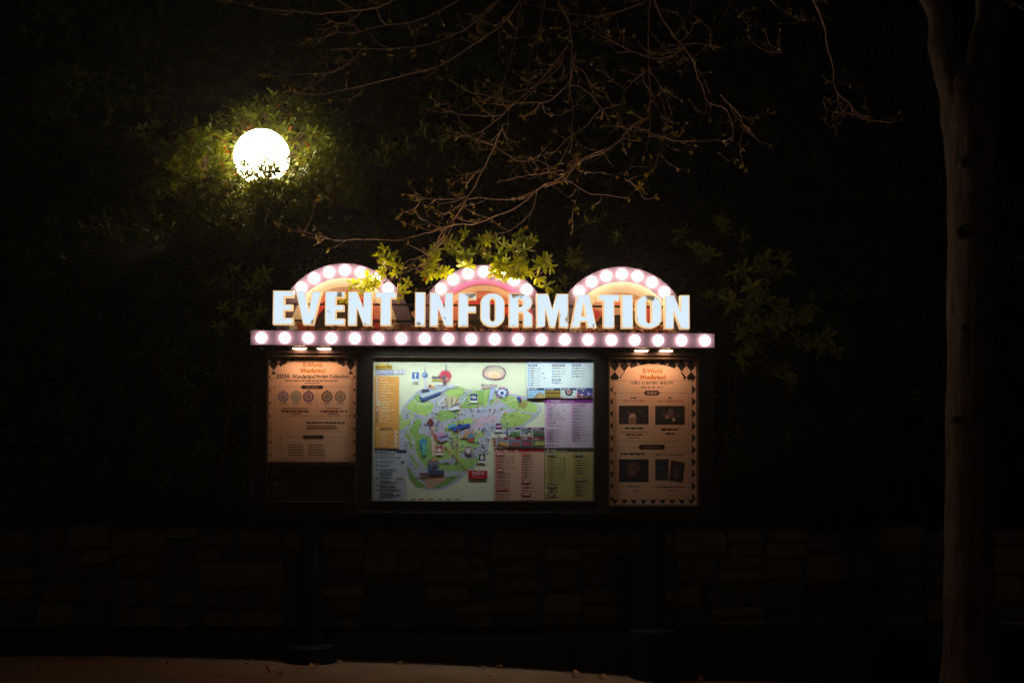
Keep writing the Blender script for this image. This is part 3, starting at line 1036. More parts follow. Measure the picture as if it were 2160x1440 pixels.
# island
m.poly(KP(K4, [(520, 1440), (525, 1150), (620, 960), (740, 830), (850, 720), (960, 660), (1200, 600), (1500, 610), (1760, 690), (1820, 700), (2060, 690), (2118, 700)]) + KP(K5, [(210, 660), (470, 760), (700, 800), (900, 900), (1010, 980), (1040, 1060), (960, 1180), (800, 1300), (620, 1420)]) + [(1086, 910), (1060, 915)] + KP(K7, [(140, 60), (100, 300), (0, 620)]) + KP(K6, [(2020, 620), (1760, 800), (1600, 960), (1340, 1110), (1040, 1140), (800, 1060), (680, 900), (560, 640), (525, 400)]), ROAD)
for poly, c in [
    (KP(K4, [(760, 860), (640, 1000), (650, 1040), (850, 1120), (1000, 1160), (1100, 1100), (1150, 960), (1050, 910), (900, 930), (800, 900)]), GRASS),
    (KP(K4, [(860, 760), (780, 840), (800, 890), (900, 930), (930, 800)]), GRASS2),
    (KP(K4, [(1330, 760), (1430, 690), (1650, 660), (1680, 740), (1600, 850), (1400, 800)]), GRASS),
    (KP(K4, [(1520, 620), (1760, 690), (1740, 710), (1520, 650)]), GRASS),
    (KP(K4, [(1830, 710), (2118, 700), (2118, 960), (1900, 1010), (1620, 1040), (1600, 960), (1700, 880), (1760, 760)]), GRASS2),
    (KP(K5, [(0, 700), (100, 680), (200, 700), (210, 900), (120, 980), (0, 1000)]), GRASS),
    (KP(K5, [(260, 860), (430, 780), (640, 850), (820, 900), (970, 980), (960, 1060), (880, 1110), (640, 1060), (450, 1000)]), GRASS),
    (KP(K5, [(620, 930), (760, 900), (800, 960), (720, 1040), (620, 1000)]), L_((165, 150, 95))),
    (KP(K5, [(330, 1130), (600, 1080), (860, 1140), (860, 1190), (700, 1320), (380, 1400), (300, 1260)]), GRASS),
    (KP(K5, [(240, 1270), (330, 1260), (400, 1400), (260, 1410)]), GRASS2),
    (KP(K4, [(530, 1140), (610, 1080), (740, 1100), (790, 1160), (700, 1300), (560, 1420), (530, 1400)]), GRASS),
    (KP(K4, [(560, 1140), (640, 1090), (740, 1150), (690, 1230), (600, 1220)]), ROAD),
    (KP(K4, [(700, 1400), (840, 1220), (900, 1210), (920, 1300), (860, 1440), (690, 1440)]), GRASS2),
    (KP(K4, [(1160, 1210), (1250, 1060), (1400, 1060), (1600, 1060), (1560, 1180), (1300, 1260)]), GRASS2),
    (KP(K4, [(1330, 1400), (1420, 1300), (1800, 1180), (1850, 1280), (1600, 1440), (1350, 1440)]), GRASS),
    (KP(K6, [(690, 130), (760, 40), (900, 120), (1120, 180), (1120, 520), (1260, 640), (1520, 680), (1760, 740), (1700, 800), (1200, 770), (1000, 720), (880, 560), (820, 460), (810, 260)]), GRASS2),
    (KP(K6, [(1180, 220), (1420, 240), (1440, 560), (1240, 600), (1130, 520)]), GRASS),
    (KP(K6, [(1560, 560), (1900, 560), (2040, 440), (2080, 520), (1760, 770), (1540, 680)]), GRASS2),
    (KP(K6, [(1440, 120), (1560, 20), (1640, 300), (1620, 560), (1440, 540)]), GRASS),
    (KP(K6, [(1600, 240), (1700, 180), (1930, 200), (1960, 320), (1840, 440), (1640, 460)]), GRASS),
    (KP(K6, [(1880, 60), (2030, 90), (2040, 160), (1940, 200), (1880, 160)]), GRASS),
    (KP(K6, [(660, 720), (700, 720), (800, 900), (940, 1010), (1040, 1080), (850, 1090), (720, 940)]), L_((122, 162, 84))),
    (KP(K6, [(1600, 862), (1590, 885), (1400, 1020), (1240, 1095), (1060, 1092), (1300, 985), (1370, 900)]), L_((122, 162, 84))),
    (KP(K6, [(890, 860), (1340, 880), (1360, 960), (1120, 1040), (960, 980)]), L_((196, 150, 138))),
    (KP(K6, [(1020, 1000), (1120, 1000), (1140, 1100), (1010, 1110)]), L_((196, 150, 138))),
    (KP(K6, [(640, 90), (720, 190), (760, 320), (750, 410), (710, 410), (700, 260), (620, 140)]), GRASS2),
    (KP(K6, [(700, 480), (740, 480), (880, 700), (840, 710), (720, 540)]), GRASS2),
    (KP(K6, [(1090, 40), (1160, 40), (1170, 520), (1110, 520)]), PINKP),
    (KP(K5, [(0, 1180), (140, 1140), (260, 1180), (240, 1260), (60, 1300), (0, 1300)]), L_((205, 178, 205))),
    (KP(K4, [(1660, 1440), (1980, 1180), (2118, 1140), (2118, 1280), (1900, 1440)]), L_((205, 178, 205))),
    (KP(K4, [(1180, 960), (1330, 780), (1420, 830), (1380, 960), (1270, 1010)]), ROADE)]:
    m.poly(poly, c)
for pts in [[(640, 1030), (850, 1120), (1000, 1165), (1110, 1130)], [(530, 1290), (800, 1170)], [(790, 870), (850, 940), (1000, 960), (1100, 930)], [(1640, 960), (1760, 780), (1900, 690)]]:
    m.line(KP(K4, pts), 1.0, L_((232, 232, 240)))
for pts in [[(690, 60), (810, 240), (810, 470), (900, 620), (1050, 750), (1300, 770)], [(540, 170), (610, 140), (710, 280), (720, 420)], [(1440, 540), (1430, 260), (1520, 80)], [(1350, 110), (1500, 160), (1750, 120), (1950, 20)]]:
    m.line(KP(K6, pts), 1.0, L_((228, 226, 205)))
for pts in [[(300, 960), (520, 880), (600, 850)], [(960, 980), (985, 1060), (880, 1120)], [(250, 1290), (330, 1080), (480, 1040), (680, 1090)]]:
    m.line(KP(K5, pts), 1.1, L_((226, 224, 235)))
# trees dotted on the greens
def inpoly(p, poly):
    c = False
    for i in range(len(poly)):
        (x0, y0), (x1, y1) = poly[i - 1], poly[i]
        if (y0 > p[1]) != (y1 > p[1]) and p[0] < (x1 - x0) * (p[1] - y0) / (y1 - y0) + x0: c = not c
    return c
for i in range(1500):
    p = (random.uniform(845, 1140), random.uniform(815, 1030))
    t = [(848, 870), (905, 815), (1000, 815), (1060, 830), (1138, 870), (1085, 910), (1045, 935), (1010, 990), (940, 1025), (880, 1015), (860, 980)]
    if not inpoly(p, t): continue
    core = (p[0] - 985) ** 2 / 90 ** 2 + (p[1] - 905) ** 2 / 62 ** 2 < 1
    if core and random.random() < .55:
        c = L_(random.choice([(40, 70, 150), (150, 70, 60), (205, 160, 70), (215, 200, 215), (190, 120, 150), (235, 235, 240), (90, 140, 190), (120, 90, 130), (70, 70, 90), (220, 190, 170), (170, 120, 90), (60, 120, 170)]))
        c = tuple(.85 * v + .08 for v in c)
        w, h = random.uniform(.7, 2.5), random.uniform(.7, 2.0)
        sk = random.uniform(-1, 1)
        m.poly([(p[0] - w, p[1] + h), (p[0] + w, p[1] + h - sk), (p[0] + w, p[1] - h - sk), (p[0], p[1] - h * 1.5), (p[0] - w, p[1] - h)], c)
    elif not core:
        m.disc(*p, random.uniform(.7, 1.7), L_(random.choice([(95, 150, 70), (120, 175, 85), (165, 208, 105), (190, 222, 125), (150, 190, 110), (200, 205, 130)])), n=6)
# tower building, sloped hall, sky tower, drop ride
m.poly(KP(K4, [(880, 780), (1370, 640), (1380, 690), (940, 840)]), L_((190, 205, 225)))
m.poly(KP(K4, [(880, 790), (940, 840), (1280, 720), (1250, 780), (1070, 850), (940, 910), (900, 860)]), L_((58, 82, 140)))
m.line(KP(K4, [(930, 830), (1130, 750)]), .8, L_((190, 205, 225)))
m.line(KP(K4, [(940, 860), (1140, 780)]), .6, L_((130, 150, 195)))
m.poly(KP(K4, [(920, 690), (1060, 680), (1070, 730), (940, 750)]), L_((60, 70, 105)))
m.poly(KP(K4, [(1380, 600), (1500, 600), (1500, 660), (1380, 660)]), L_((205, 208, 228)))
m.poly(KP(K4, [(1050, 610), (1100, 600), (1110, 650), (1060, 650)]), L_((150, 70, 70)))
m.disc(*K4(1120, 640), 4, L_((225, 180, 70)), 3)
m.poly(KP(K4, [(975, 480), (1010, 480), (1012, 680), (972, 680)]), L_((205, 210, 230)))
m.poly(KP(K4, [(985, 280), (992, 280), (1000, 380), (978, 380)]), L_((130, 140, 165)))
m.disc(*K4(986, 432), 6.4, L_((105, 140, 190))); m.disc(*K4(975, 420), 3.2, L_((150, 180, 215))); m.disc(*K4(1005, 445), 2.4, L_((60, 90, 150)))
m.ring(*K4(1350, 450), 8.5, 13.2, L_((196, 40, 66)), 24); m.ring(*K4(1350, 450), 11, 11.9, L_((240, 210, 215)), 24)
m.poly(KP(K4, [(1300, 360), (1390, 360), (1420, 470), (1280, 470)]), L_((214, 66, 92)))
m.poly(KP(K4, [(1310, 430), (1365, 420), (1368, 600), (1305, 610)]), L_((128, 105, 115)))
m.poly(KP(K4, [(1355, 240), (1375, 240), (1376, 370), (1348, 370)]), L_((140, 150, 165)))
for yy in range(440, 600, 28): m.line(KP(K4, [(1310, yy), (1366, yy + 20)]), .5, L_((70, 60, 70)))
m.text('SkyDrop', *K4(1098, 500), 6.4, L_((38, 48, 110)), w=27, bold=.03, slant=.25)
m.rect(*K4(1110, 512), *K4(1300, 535), L_((214, 190, 90)))
def icon(K, x0, y0, x1, y1, c, kind):
    m.rect(*K(x0 - 6, y0 - 6), *K(x1 + 6, y1 + 36), L_((232, 236, 240)))
    m.rect(*K(x0, y0), *K(x1, y1), c)
    cx, cy, w = (x0 + x1) / 2, (y0 + y1) / 2, (x1 - x0)
    q = WHITE
    if kind == 'tower':
        m.poly(KP(K, [(cx - .08 * w, cy + .4 * w), (cx - .05 * w, cy - .1 * w), (cx + .05 * w, cy - .1 * w), (cx + .08 * w, cy + .4 * w)]), q)
        m.disc(*K(cx, cy - .2 * w), .022 * w, q, .016 * w)
    elif kind == 'castle':
        m.rect(*K(cx - .32 * w, cy), *K(cx + .32 * w, cy + .35 * w), q)
        for d in (-.25, 0, .25): m.poly(KP(K, [(cx + (d - .09) * w, cy), (cx + d * w, cy - (.38 if d == 0 else .25) * w), (cx + (d + .09) * w, cy)]), q)
    elif kind == 'swirl':
        m.ring(*K(cx - .12 * w, cy - .02 * w), .012 * w, .026 * w, q, 10); m.ring(*K(cx + .16 * w, cy + .02 * w), .010 * w, .022 * w, q, 10)
    elif kind == 'script':
        m.line(KP(K, [(cx - .38 * w, cy + .1 * w), (cx - .2 * w, cy - .1 * w), (cx - .1 * w, cy + .12 * w), (cx + .05 * w, cy - .1 * w), (cx + .18 * w, cy + .1 * w), (cx + .4 * w, cy - .3 * w)]), 1.2, q)
    else:
        m.poly(KP(K, [(cx - .35 * w, cy - .05 * w), (cx, cy - .38 * w), (cx + .35 * w, cy - .05 * w)]), q)
        m.rect(*K(cx - .25 * w, cy + .02 * w), *K(cx + .25 * w, cy + .3 * w), q)
icon(K4, 755, 380, 878, 500, L_((66, 112, 186)), 'tower')
m.words(*K4(770, 595), 11, 3.2, L_((110, 110, 110)))
# swing ride and balloon ride
cx, cy = K5(190, 400)
m.disc(cx, cy + 2, 17, L_((238, 222, 190)), 9); m.disc(cx, cy + 6, 8, L_((236, 196, 150)), 4.6)
for i in range(34):
    a = 2 * math.pi * i / 34
    x, y = cx + 24 * math.cos(a), cy + 14.5 * math.sin(a) - 1
    m.line([(cx + 12 * math.cos(a), cy + 4 + 6 * math.sin(a)), (x, y)], .8, L_((226, 176, 176)))
    m.poly([(x - 1.3, y + 2), (x + 1.3, y + 2), (x + .8, y - 1.9), (x - .8, y - 1.9)], L_(random.choice([(100, 85, 140), (180, 90, 90), (120, 120, 150), (90, 70, 110)])))
m.poly(KP(K5, [(130, 640), (190, 640), (170, 860), (110, 880), (100, 990), (60, 1040), (60, 990)]), L_((168, 182, 226)))
m.text('메가스윙360', *K5(-40, 640), 6.5, L_((48, 52, 120)), w=33, bold=.012)
m.line(KP(K5, [(-30, 665), (230, 610)]), 2, L_((240, 190, 190)))
cx, cy = K5(330, 745)
m.disc(cx, cy, 13, L_((120, 150, 205)), 10.5); m.disc(cx, cy, 8.5, L_((225, 230, 245)), 6.5); m.disc(cx, cy + 1, 4, L_((60, 90, 170)), 4)
for i in range(10):
    a = 2 * math.pi * i / 10
    m.disc(cx + 13 * math.cos(a), cy + 9.5 * math.sin(a) - 1, 2.3, L_([(206, 70, 76), (66, 94, 170), (230, 235, 245), (180, 84, 110)][i % 4]), n=8)
m.poly(KP(K5, [(590, 830), (650, 820), (690, 880), (650, 920), (610, 880)]), L_((52, 78, 160))); m.poly(KP(K5, [(650, 850), (690, 880), (660, 910)]), L_((196, 60, 60)))
for (K, x, y) in ((K5, 240, 870), (K5, 380, 1105), (K4, 1620, 1105), (K4, 1880, 1230), (K6, 1130, 30)):
    m.disc(*K(x, y), 2.6, L_((240, 190, 70)), 2.2, 8)
icon(K4, 1795, 765, 1922, 888, L_((36, 62, 120)), 'swirl')
icon(K5, 212, 1288, 330, 1405, L_((120, 42, 130)), 'script')
icon(K6, 1186, 338, 1304, 464, L_((176, 34, 66)), 'castle')
icon(K6, 1948, 484, 2066, 606, L_((34, 56, 84)), 'roof')
# carousel top, palace roof, pool slides, gate
m.poly(KP(K4, [(1330, 880), (1360, 830), (1480, 800), (1580, 830), (1590, 920), (1400, 1020)]), L_((205, 190, 150)))
for i in range(7): m.poly(KP(K4, [(1350 + i * 34, 850 - 10 * (i % 2)), (1370 + i * 34, 850), (1400 + i * 20, 990), (1390 + i * 20, 990)]), L_([(120, 100, 70), (130, 165, 210), (225, 215, 190)][i % 3]))
m.poly(KP(K4, [(1010, 1290), (1080, 1190), (1150, 1280), (1130, 1310), (1030, 1310)]), L_((122, 52, 46)))
m.poly(KP(K4, [(1400, 1020), (1550, 980), (1640, 1030), (1440, 1070)]), L_((215, 218, 232)))
m.poly(KP(K4, [(1470, 1390), (1560, 1340), (1790, 1290), (1800, 1330), (1580, 1410), (1480, 1430)]), L_((44, 84, 186)))
m.poly(KP(K4, [(1390, 1350), (1500, 1300), (1560, 1320), (1420, 1400)]), L_((90, 160, 215)))
m.poly(KP(K4, [(1550, 1320), (1620, 1290), (1660, 1330), (1600, 1360)]), L_((38, 66, 160)))
m.poly(KP(K6, [(895, 240), (950, 200), (1020, 240), (1020, 290), (1000, 500), (940, 510), (930, 290), (900, 440)]), L_((64, 150, 205)))
m.poly(KP(K6, [(935, 290), (1010, 280), (1000, 500), (950, 500)]), L_((100, 190, 175)))
m.poly(KP(K6, [(1200, 100), (1350, 90), (1340, 170), (1210, 180)]), L_((196, 150, 196)))
m.poly(KP(K6, [(1190, 200), (1400, 190), (1350, 250), (1240, 270)]), L_((160, 160, 215)))
m.poly(KP(K6, [(1640, 170), (1720, 90), (1830, 90), (1890, 150), (1860, 200), (1700, 200)]), L_((196, 150, 110)))
m.poly(KP(K6, [(1720, 190), (1800, 100), (1880, 170), (1850, 195)]), L_((76, 140, 180)))
m.poly(KP(K6, [(1740, 210), (1860, 210), (1860, 260), (1740, 250)]), L_((176, 70, 70)))
m.disc(*K6(1760, 420), 9, L_((215, 205, 220)), 9)
for i in range(12): m.disc(*K6(1760 + 62 * math.cos(i * .52), 420 + 62 * math.sin(i * .52)), 2.2, L_([(90, 84, 130), (190, 90, 120), (70, 110, 170), (200, 190, 120)][i % 4]), n=7)
m.disc(*K6(1140, 630), 12, L_((130, 120, 130)), 9)
m.disc(*K6(1150, 570), 7, L_((205, 150, 90)), 3)
for i in range(5): m.poly(KP(K6, [(1040 + i * 45, 760), (1060 + i * 42, 640 - 30 * (i % 2)), (1080 + i * 40, 770)]), L_([(44, 76, 150), (90, 110, 170), (60, 60, 110)][i % 3]))
m.rect(*K6(1320, 570), *K6(1440, 620), L_((180, 184, 205)))
m.rect(*K6(890, 820), *K6(1040, 870), L_((110, 60, 100)))
m.rect(*K6(1050, 770), *K6(1330, 850), L_((72, 70, 110)))
for i in range(40):
    p = K6(random.uniform(1450, 1640), random.uniform(-40, 560)) if i % 2 else K4(random.uniform(900, 1300), random.uniform(1230, 1440))
    m.disc(*p, random.uniform(.7, 1.8), L_(random.choice([(190, 60, 60), (230, 210, 90), (70, 90, 160), (235, 230, 230), (90, 60, 60)])), n=6)
m.line([(907, 900), (921, 925), (989, 996)], 1.5, L_((172, 40, 34)))
m.line([(967, 880), (963, 975)], 1.4, L_((150, 84, 50)))
m.disc(*K6(1172, 155), 2.7, L_((200, 30, 40)), 3.2); m.poly(KP(K6, [(1150, 165), (1195, 165), (1173, 215)]), L_((200, 30, 40))); m.disc(*K6(1172, 150), 1, WHITE, n=8)
m.rect(*K6(1762, 776), *K6(2100, 922), L_((176, 22, 48)))
m.text('현위치', *K6(1935, 868), 8.6, (.78, .7, .7), w=25, bold=.0, align='C')
m.words(*K6(1850, 908), 22, 2, L_((220, 110, 60)))
m.text('P', *K6(730, 690), 4.6, INK, bold=.05); m.text('P', *K4(655, 1172), 4.6, INK, bold=.05)
m.words(*K4(640, 1200), 8, 1.6, INK); m.words(*K4(815, 1168), 8, 2, L_((90, 90, 110)))
# logo, title
m.poly(KP(K4, [(95, 250), (400, 250), (398, 318), (97, 320)]), L_((240, 196, 60)))
m.poly(KP(K4, [(150, 250), (160, 210), (250, 205), (290, 230), (300, 250)]), L_((240, 214, 150)))
m.poly(KP(K4, [(305, 300), (318, 230), (322, 175), (328, 175), (332, 230), (346, 300)]), L_((170, 140, 60)))
m.text('Eworld', *K4(120, 312), 6.6, L_((96, 70, 24)), w=31, bold=.03)
m.text('GUIDE MAP', *K4(100, 416), 8.8, L_((105, 98, 205)), w=64, bold=.09)
m.text('GUIDE MAP', *K4(106, 411), 7.4, L_((250, 250, 255)), w=62.6, bold=.02)
m.ring(*K4(140, 180), 1.4, 2.1, L_((150, 170, 160)), 10)
# orange legend
m.rect(*K4(85, 458), *K6(525, 382), L_((226, 160, 82)))
for i in range(17):
    y = 500 + i * 50.5
    if i == 16: continue
    c = L_((40, 42, 50)) if 12 <= i <= 15 else L_((200, 70, 70)) if i == 10 else L_((232, 234, 238))
    w = 62 if i in (8, 9) else 32
    m.rect(*K4(118, y - 17), *K4(118 + w, y + 17), c)
    if c[0] > .6: m.rect(*K4(126, y - 8), *K4(140, y + 9), L_((90, 90, 100)))
    else: m.rect(*K4(126, y - 7), *K4(142, y + 7), L_((220, 220, 225)))
    m.words(*K4(196 if w > 40 else 170, y + 8), (130 + 120 * random.random() * (i % 3 + .5) / 2) * .118, 1.7, L_((250, 226, 190)))
    if i in (8, 9, 10, 11): m.words(*K4(196, y + 28), 150 * .118, 1.2, L_((250, 226, 190)))
m.words(*K4(120, 1392), 5, 2.4, L_((236, 232, 245))); m.words(*K4(188, 1392), 26, 2.2, L_((70, 56, 60))); m.words(*K4(188, 1415), 22, 1.3, L_((90, 70, 64)))
for i in range(7):
    y = 88 + i * 43
    m.rect(*K6(110, y - 13), *K6(136, y + 13), L_((240, 205, 60)))
    m.words(*K6(158, y + 8), random.uniform(14, 26), 1.7, L_((250, 226, 190)))
    m.rect(*K6(446, y - 12), *K6(474 if i % 2 else 500, y + 12), L_((232, 232, 236)))
# tower list, bottom left
m.rect(*K6(85, 470), *K6(660, 1310), L_((188, 196, 210)))
m.rect(*K6(85, 408), *K6(660, 470), L_((34, 52, 96)))
m.text('이월드', *K6(102, 458), 5.2, WHITE, w=10.5, bold=.012); m.text('83타워', *K6(205, 458), 5.2, WHITE, w=11, bold=.012); m.words(*K6(312, 458), 20, 2.6, WHITE)
for i, (y, w) in enumerate([(505, 30), (555, 45), (630, 30), (695, 20), (775, 36), (830, 28), (865, 26), (920, 26), (980, 24), (1000, 40), (1060, 30), (1085, 34), (1135, 44), (1195, 30), (1225, 44), (1260, 30)]):
    m.words(*K6(180, y), w, 2.3, L_((70, 74, 96))); m.words(*K6(180, y + 22), w * .9, 1.2, L_((96, 100, 130)))
    if i in (0, 1, 2, 3, 4, 7, 10, 12): m.words(*K6(112, y), 6, 2.6, L_((60, 62, 84)))
m.rect(*K6(470, 905), *K6(610, 925), L_((205, 180, 90)))
m.rect(*K6(560, 610), *K6(625, 640), L_((60, 64, 90)))
# right hand lists
m.rect(*K5(770, 155), *K5(1950, 850), L_((214, 226, 236)))
m.rect(*K5(770, 155), *K5(1948, 218), L_((38, 84, 150)))
m.disc(*K5(828, 186), 3, L_((170, 200, 230)), 2.8, 8)
m.text('다이나믹월드', *K5(884, 206), 5.2, WHITE, w=22, bold=.014); m.text('DYNAMIC WORLD', *K5(1078, 204), 2.5, WHITE, w=21)
m.rect(*K5(1093, 868), *K7(1953, 372), L_((212, 192, 218)))
m.rect(*K5(1093, 868), *K5(1953, 930), L_((122, 28, 128)))
m.text('어드벤처월드', *K5(1200, 918), 5.2, WHITE, w=22, bold=.014); m.text('ADVENTURE WORLD', *K5(1398, 915), 2.5, WHITE, w=25)
m.line(KP(K5, [(1120, 895), (1140, 915), (1150, 890), (1165, 912), (1182, 870)]), .8, WHITE)
m.rect(*K7(192, 385), *K7(1083, 1310), L_((206, 166, 146))); m.rect(*K7(192, 385), *K7(1083, 448), L_((176, 26, 56)))
m.text('판타지월드', *K7(272, 440), 5.2, WHITE, w=19, bold=.014); m.text('FANTASY WORLD', *K7(440, 438), 2.5, WHITE, w=22)
m.poly(KP(K7, [(212, 438), (232, 400), (254, 438)]), WHITE)
m.rect(*K7(1100, 383), *K7(1957, 1310), L_((186, 170, 112))); m.rect(*K7(1100, 383), *K7(1957, 448), L_((62, 56, 46)))
m.text('매직월드', *K7(1184, 440), 5.2, WHITE, w=15, bold=.014); m.text('MAGIC WORLD', *K7(1322, 438), 2.5, WHITE, w=19)
m.disc(*K7(1145, 418), 2.2, WHITE, 2.4, 8)
def head(K, x0, x1, y, c):
    m.rect(*K(x0, y - 20), *K(x1, y + 20), c); m.words(*K(x0 + 50, y + 9), (x1 - x0 - 65) * .118, 2.2, WHITE); m.disc(*K(x0 + 27, y), 1.5, WHITE, n=6)
def rows(K, x, ys, wk, we, ic, tc, dots=()):
    for i, y in enumerate(ys):
        m.rect(*K(x - 14, y - 14), *K(x + 14, y + 14), ic)
        m.rect(*K(x - 7, y - 7), *K(x + 7, y + 7), tuple(min(.8, v * 2.2 + .05) for v in ic))
        a = wk * random.uniform(.7, 1.2)
        m.words(*K(x + 26, y + 11), a * .118, 2.4, tc)
        m.words(*K(x + 26 + a + 4, y + 9), we * random.uniform(.6, 1.15) * .118, 1.3, tuple(v * 1.5 + .03 for v in tc))
        if i in dots: m.disc(*K(x + 26 + a + we * 1.25, y), 1.5, tuple(v * .5 for v in tc), n=8)
BL, BT = L_((86, 138, 196)), L_((84, 96, 120))
head(K5, 798, 955, 258, L_((40, 76, 140))); head(K5, 1220, 1452, 258, L_((40, 70, 120))); head(K5, 1575, 1735, 256, L_((40, 70, 130))); head(K5, 1220, 1378, 520, L_((36, 76, 140)))
rows(K5, 812, [310, 355, 398, 441, 484, 527, 571, 614], 70, 130, BL, BT, (2, 4))
rows(K5, 1234, [311, 365, 410, 455], 110, 90, BL, BT); rows(K5, 1234, [570], 80, 60, BL, BT); rows(K5, 1590, [310, 357, 404, 457], 80, 110, BL, BT)
PU, PT = L_((190, 84, 178)), L_((92, 66, 104))
head(K5, 1122, 1287, 968, L_((160, 64, 160))); head(K5, 1576, 1816, 968, L_((160, 64, 160))); head(K5, 1122, 1287, 1278, L_((160, 64, 160))); head(K7, 1578, 1727, 196, L_((120, 60, 140)))
rows(K5, 1139, [1022, 1062, 1102, 1142, 1182, 1224], 60, 170, PU, PT, (1, 5)); rows(K5, 1139, [1332, 1412], 80, 170, PU, PT); rows(K7, 1139, [97, 138, 178, 217, 256, 325], 80, 120, PU, PT)
rows(K5, 1592, [1022, 1062, 1102, 1152, 1208, 1266, 1312, 1360, 1405], 90, 100, PU, PT); rows(K7, 1592, [97, 142, 250], 90, 140, PU, PT)
RE, RT = L_((186, 60, 56)), L_((92, 50, 46))
for x0, x1, y in ((222, 380, 488), (222, 362, 772), (222, 455, 1107), (680, 846, 484), (680, 846, 978), (680, 846, 1206)): head(K7, x0, x1, y, L_((176, 40, 48)))
rows(K7, 236, [528, 588, 632, 680, 728], 100, 150, RE, RT, (1, 4)); rows(K7, 236, [820, 862, 902, 962, 1000, 1040], 110, 120, RE, RT); rows(K7, 236, [1156, 1206, 1246], 90, 130, RE, RT)
rows(K7, 694, [528, 573, 618, 664, 712, 760, 806, 852, 896], 80, 90, RE, RT); rows(K7, 694, [1026, 1090, 1135], 100, 110, RE, RT); rows(K7, 694, [1250], 80, 160, RE, RT)
YE, YT = L_((150, 110, 50)), L_((72, 62, 40))
for x0, x1, y in ((1133, 1296, 493), (1610, 1772, 493), (1133, 1302, 1056), (1610, 1852, 935), (1133, 1284, 1202)): head(K7, x0, x1, y, L_((70, 60, 48)))
rows(K7, 1148, [546, 592, 638, 684, 730, 776, 822, 868, 914, 962, 1006], 90, 140, YE, YT, (0, 1, 2, 3, 4, 5, 6, 7, 9)); rows(K7, 1148, [1110, 1148], 90, 70, YE, YT); rows(K7, 1148, [1250], 160, 120, YE, YT)
rows(K7, 1624, [546, 592, 638, 684, 730, 776, 822], 100, 120, YE, YT); rows(K7, 1624, [985, 1030, 1076, 1122, 1170, 1220], 100, 90, YE, YT)
# photo thumbnails
def thumb(K, x0, y0, x1, y1, head_c, sky, mid, low, kind):
    m.rect(*K(x0, y0), *K(x1, y1), sky)
    hh = 40 if y1 - y0 < 190 else 42
    w, h = x1 - x0, y1 - y0
    if kind == 0:
        m.poly(KP(K, [(x0 + .35 * w, y1), (x0 + .7 * w, y0 + .42 * h), (x1, y0 + .6 * h), (x1, y1)]), low)
        m.poly(KP(K, [(x0 + .3 * w, y1), (x0 + .62 * w, y0 + .45 * h), (x0 + .65 * w, y0 + .5 * h), (x0 + .42 * w, y1)]), mid)
        m.ring(*K(x0 + .15 * w, y0 + .8 * h), 2.4, 3.2, L_((70, 70, 70)), 12)
    elif kind == 1:
        for i in range(5): m.rect(*K(x0 + 4, y0 + (.3 + .13 * i) * h), *K(x1 - 4, y0 + (.38 + .13 * i) * h), [mid, low, tuple(v * .4 for v in mid)][i % 3])
    elif kind == 2:
        m.ring(*K(x0 + .5 * w, y0 + .38 * h), 4.2, 8.4, mid, 16); m.disc(*K(x0 + .5 * w, y0 + .38 * h), 3, L_((215, 60, 84)), n=8)
        for a in (-.55, -.16, .16, .55): m.line(KP(K, [(x0 + .5 * w, y0 + .6 * h), (x0 + (.5 + a * .8) * w, y0 + .97 * h)]), .7, mid)
        m.poly(KP(K, [(x0, y1), (x0, y0 + .8 * h), (x0 + .14 * w, y1)]), low); m.poly(KP(K, [(x1, y1), (x1, y0 + .85 * h), (x1 - .14 * w, y1)]), low)
    elif kind == 3:
        m.rect(*K(x0, y0 + .72 * h), *K(x1, y1), low)
        for i in range(16): m.disc(*K(random.uniform(x0 + 10, x1 - 10), random.uniform(y0 + .3 * h, y0 + .7 * h)), random.uniform(1, 2.8), random.choice([mid, L_((240, 240, 250)), L_((140, 160, 230))]), n=7)
        for i in range(22): m.disc(*K(random.uniform(x0 + 6, x1 - 6), random.uniform(y0 + .78 * h, y1 - 8)), .8, random.choice([L_((190, 60, 60)), L_((220, 200, 190)), L_((60, 50, 90))]), n=5)
    else:
        m.poly(KP(K, [(x0 + .1 * w, y1), (x0 + .18 * w, y0 + .5 * h), (x0 + .4 * w, y0 + .42 * h), (x0 + .75 * w, y0 + .55 * h), (x1, y0 + .4 * h), (x1, y1)]), mid)
        m.rect(*K(x0, y0 + .82 * h), *K(x1, y1), low)
        for i in range(9): m.disc(*K(random.uniform(x0 + 8, x1 - 8), random.uniform(y0 + .4 * h, y1 - 8)), random.uniform(.7, 2), random.choice([mid, low, sky]), n=6)
    m.rect(*K(x0, y0), *K(x1, y0 + hh), head_c); m.words(*K(x0 + 44, y0 + hh - 10), w * .4 * .118, 2.2, L_((205, 215, 235))); m.disc(*K(x0 + 22, y0 + hh / 2), 1.4, L_((180, 196, 225)), n=6)
NV = L_((34, 66, 116))
thumb(K5, 805, 662, 1083, 845, NV, L_((150, 196, 232)), L_((150, 100, 70)), L_((176, 156, 110)), 0)
thumb(K5, 1093, 662, 1370, 845, NV, L_((96, 82, 50)), L_((196, 172, 44)), L_((120, 72, 40)), 1)
thumb(K5, 1382, 662, 1660, 845, NV, L_((206, 222, 228)), L_((58, 40, 56)), L_((170, 50, 46)), 2)
thumb(K5, 1670, 662, 1950, 845, NV, L_((70, 78, 150)), L_((205, 90, 130)), L_((90, 36, 48)), 3)
m.rect(*K5(772, 662), *K5(796, 845), L_((150, 160, 190)))
VI, RR = L_((96, 36, 116)), L_((136, 26, 56))
m.rect(*K7(408, 14), *K7(432, 178), VI); m.rect(*K7(192, 190), *K7(216, 355), RR)
thumb(K7, 445, 10, 650, 178, VI, L_((170, 196, 205)), L_((84, 118, 66)), L_((66, 92, 56)), 4)
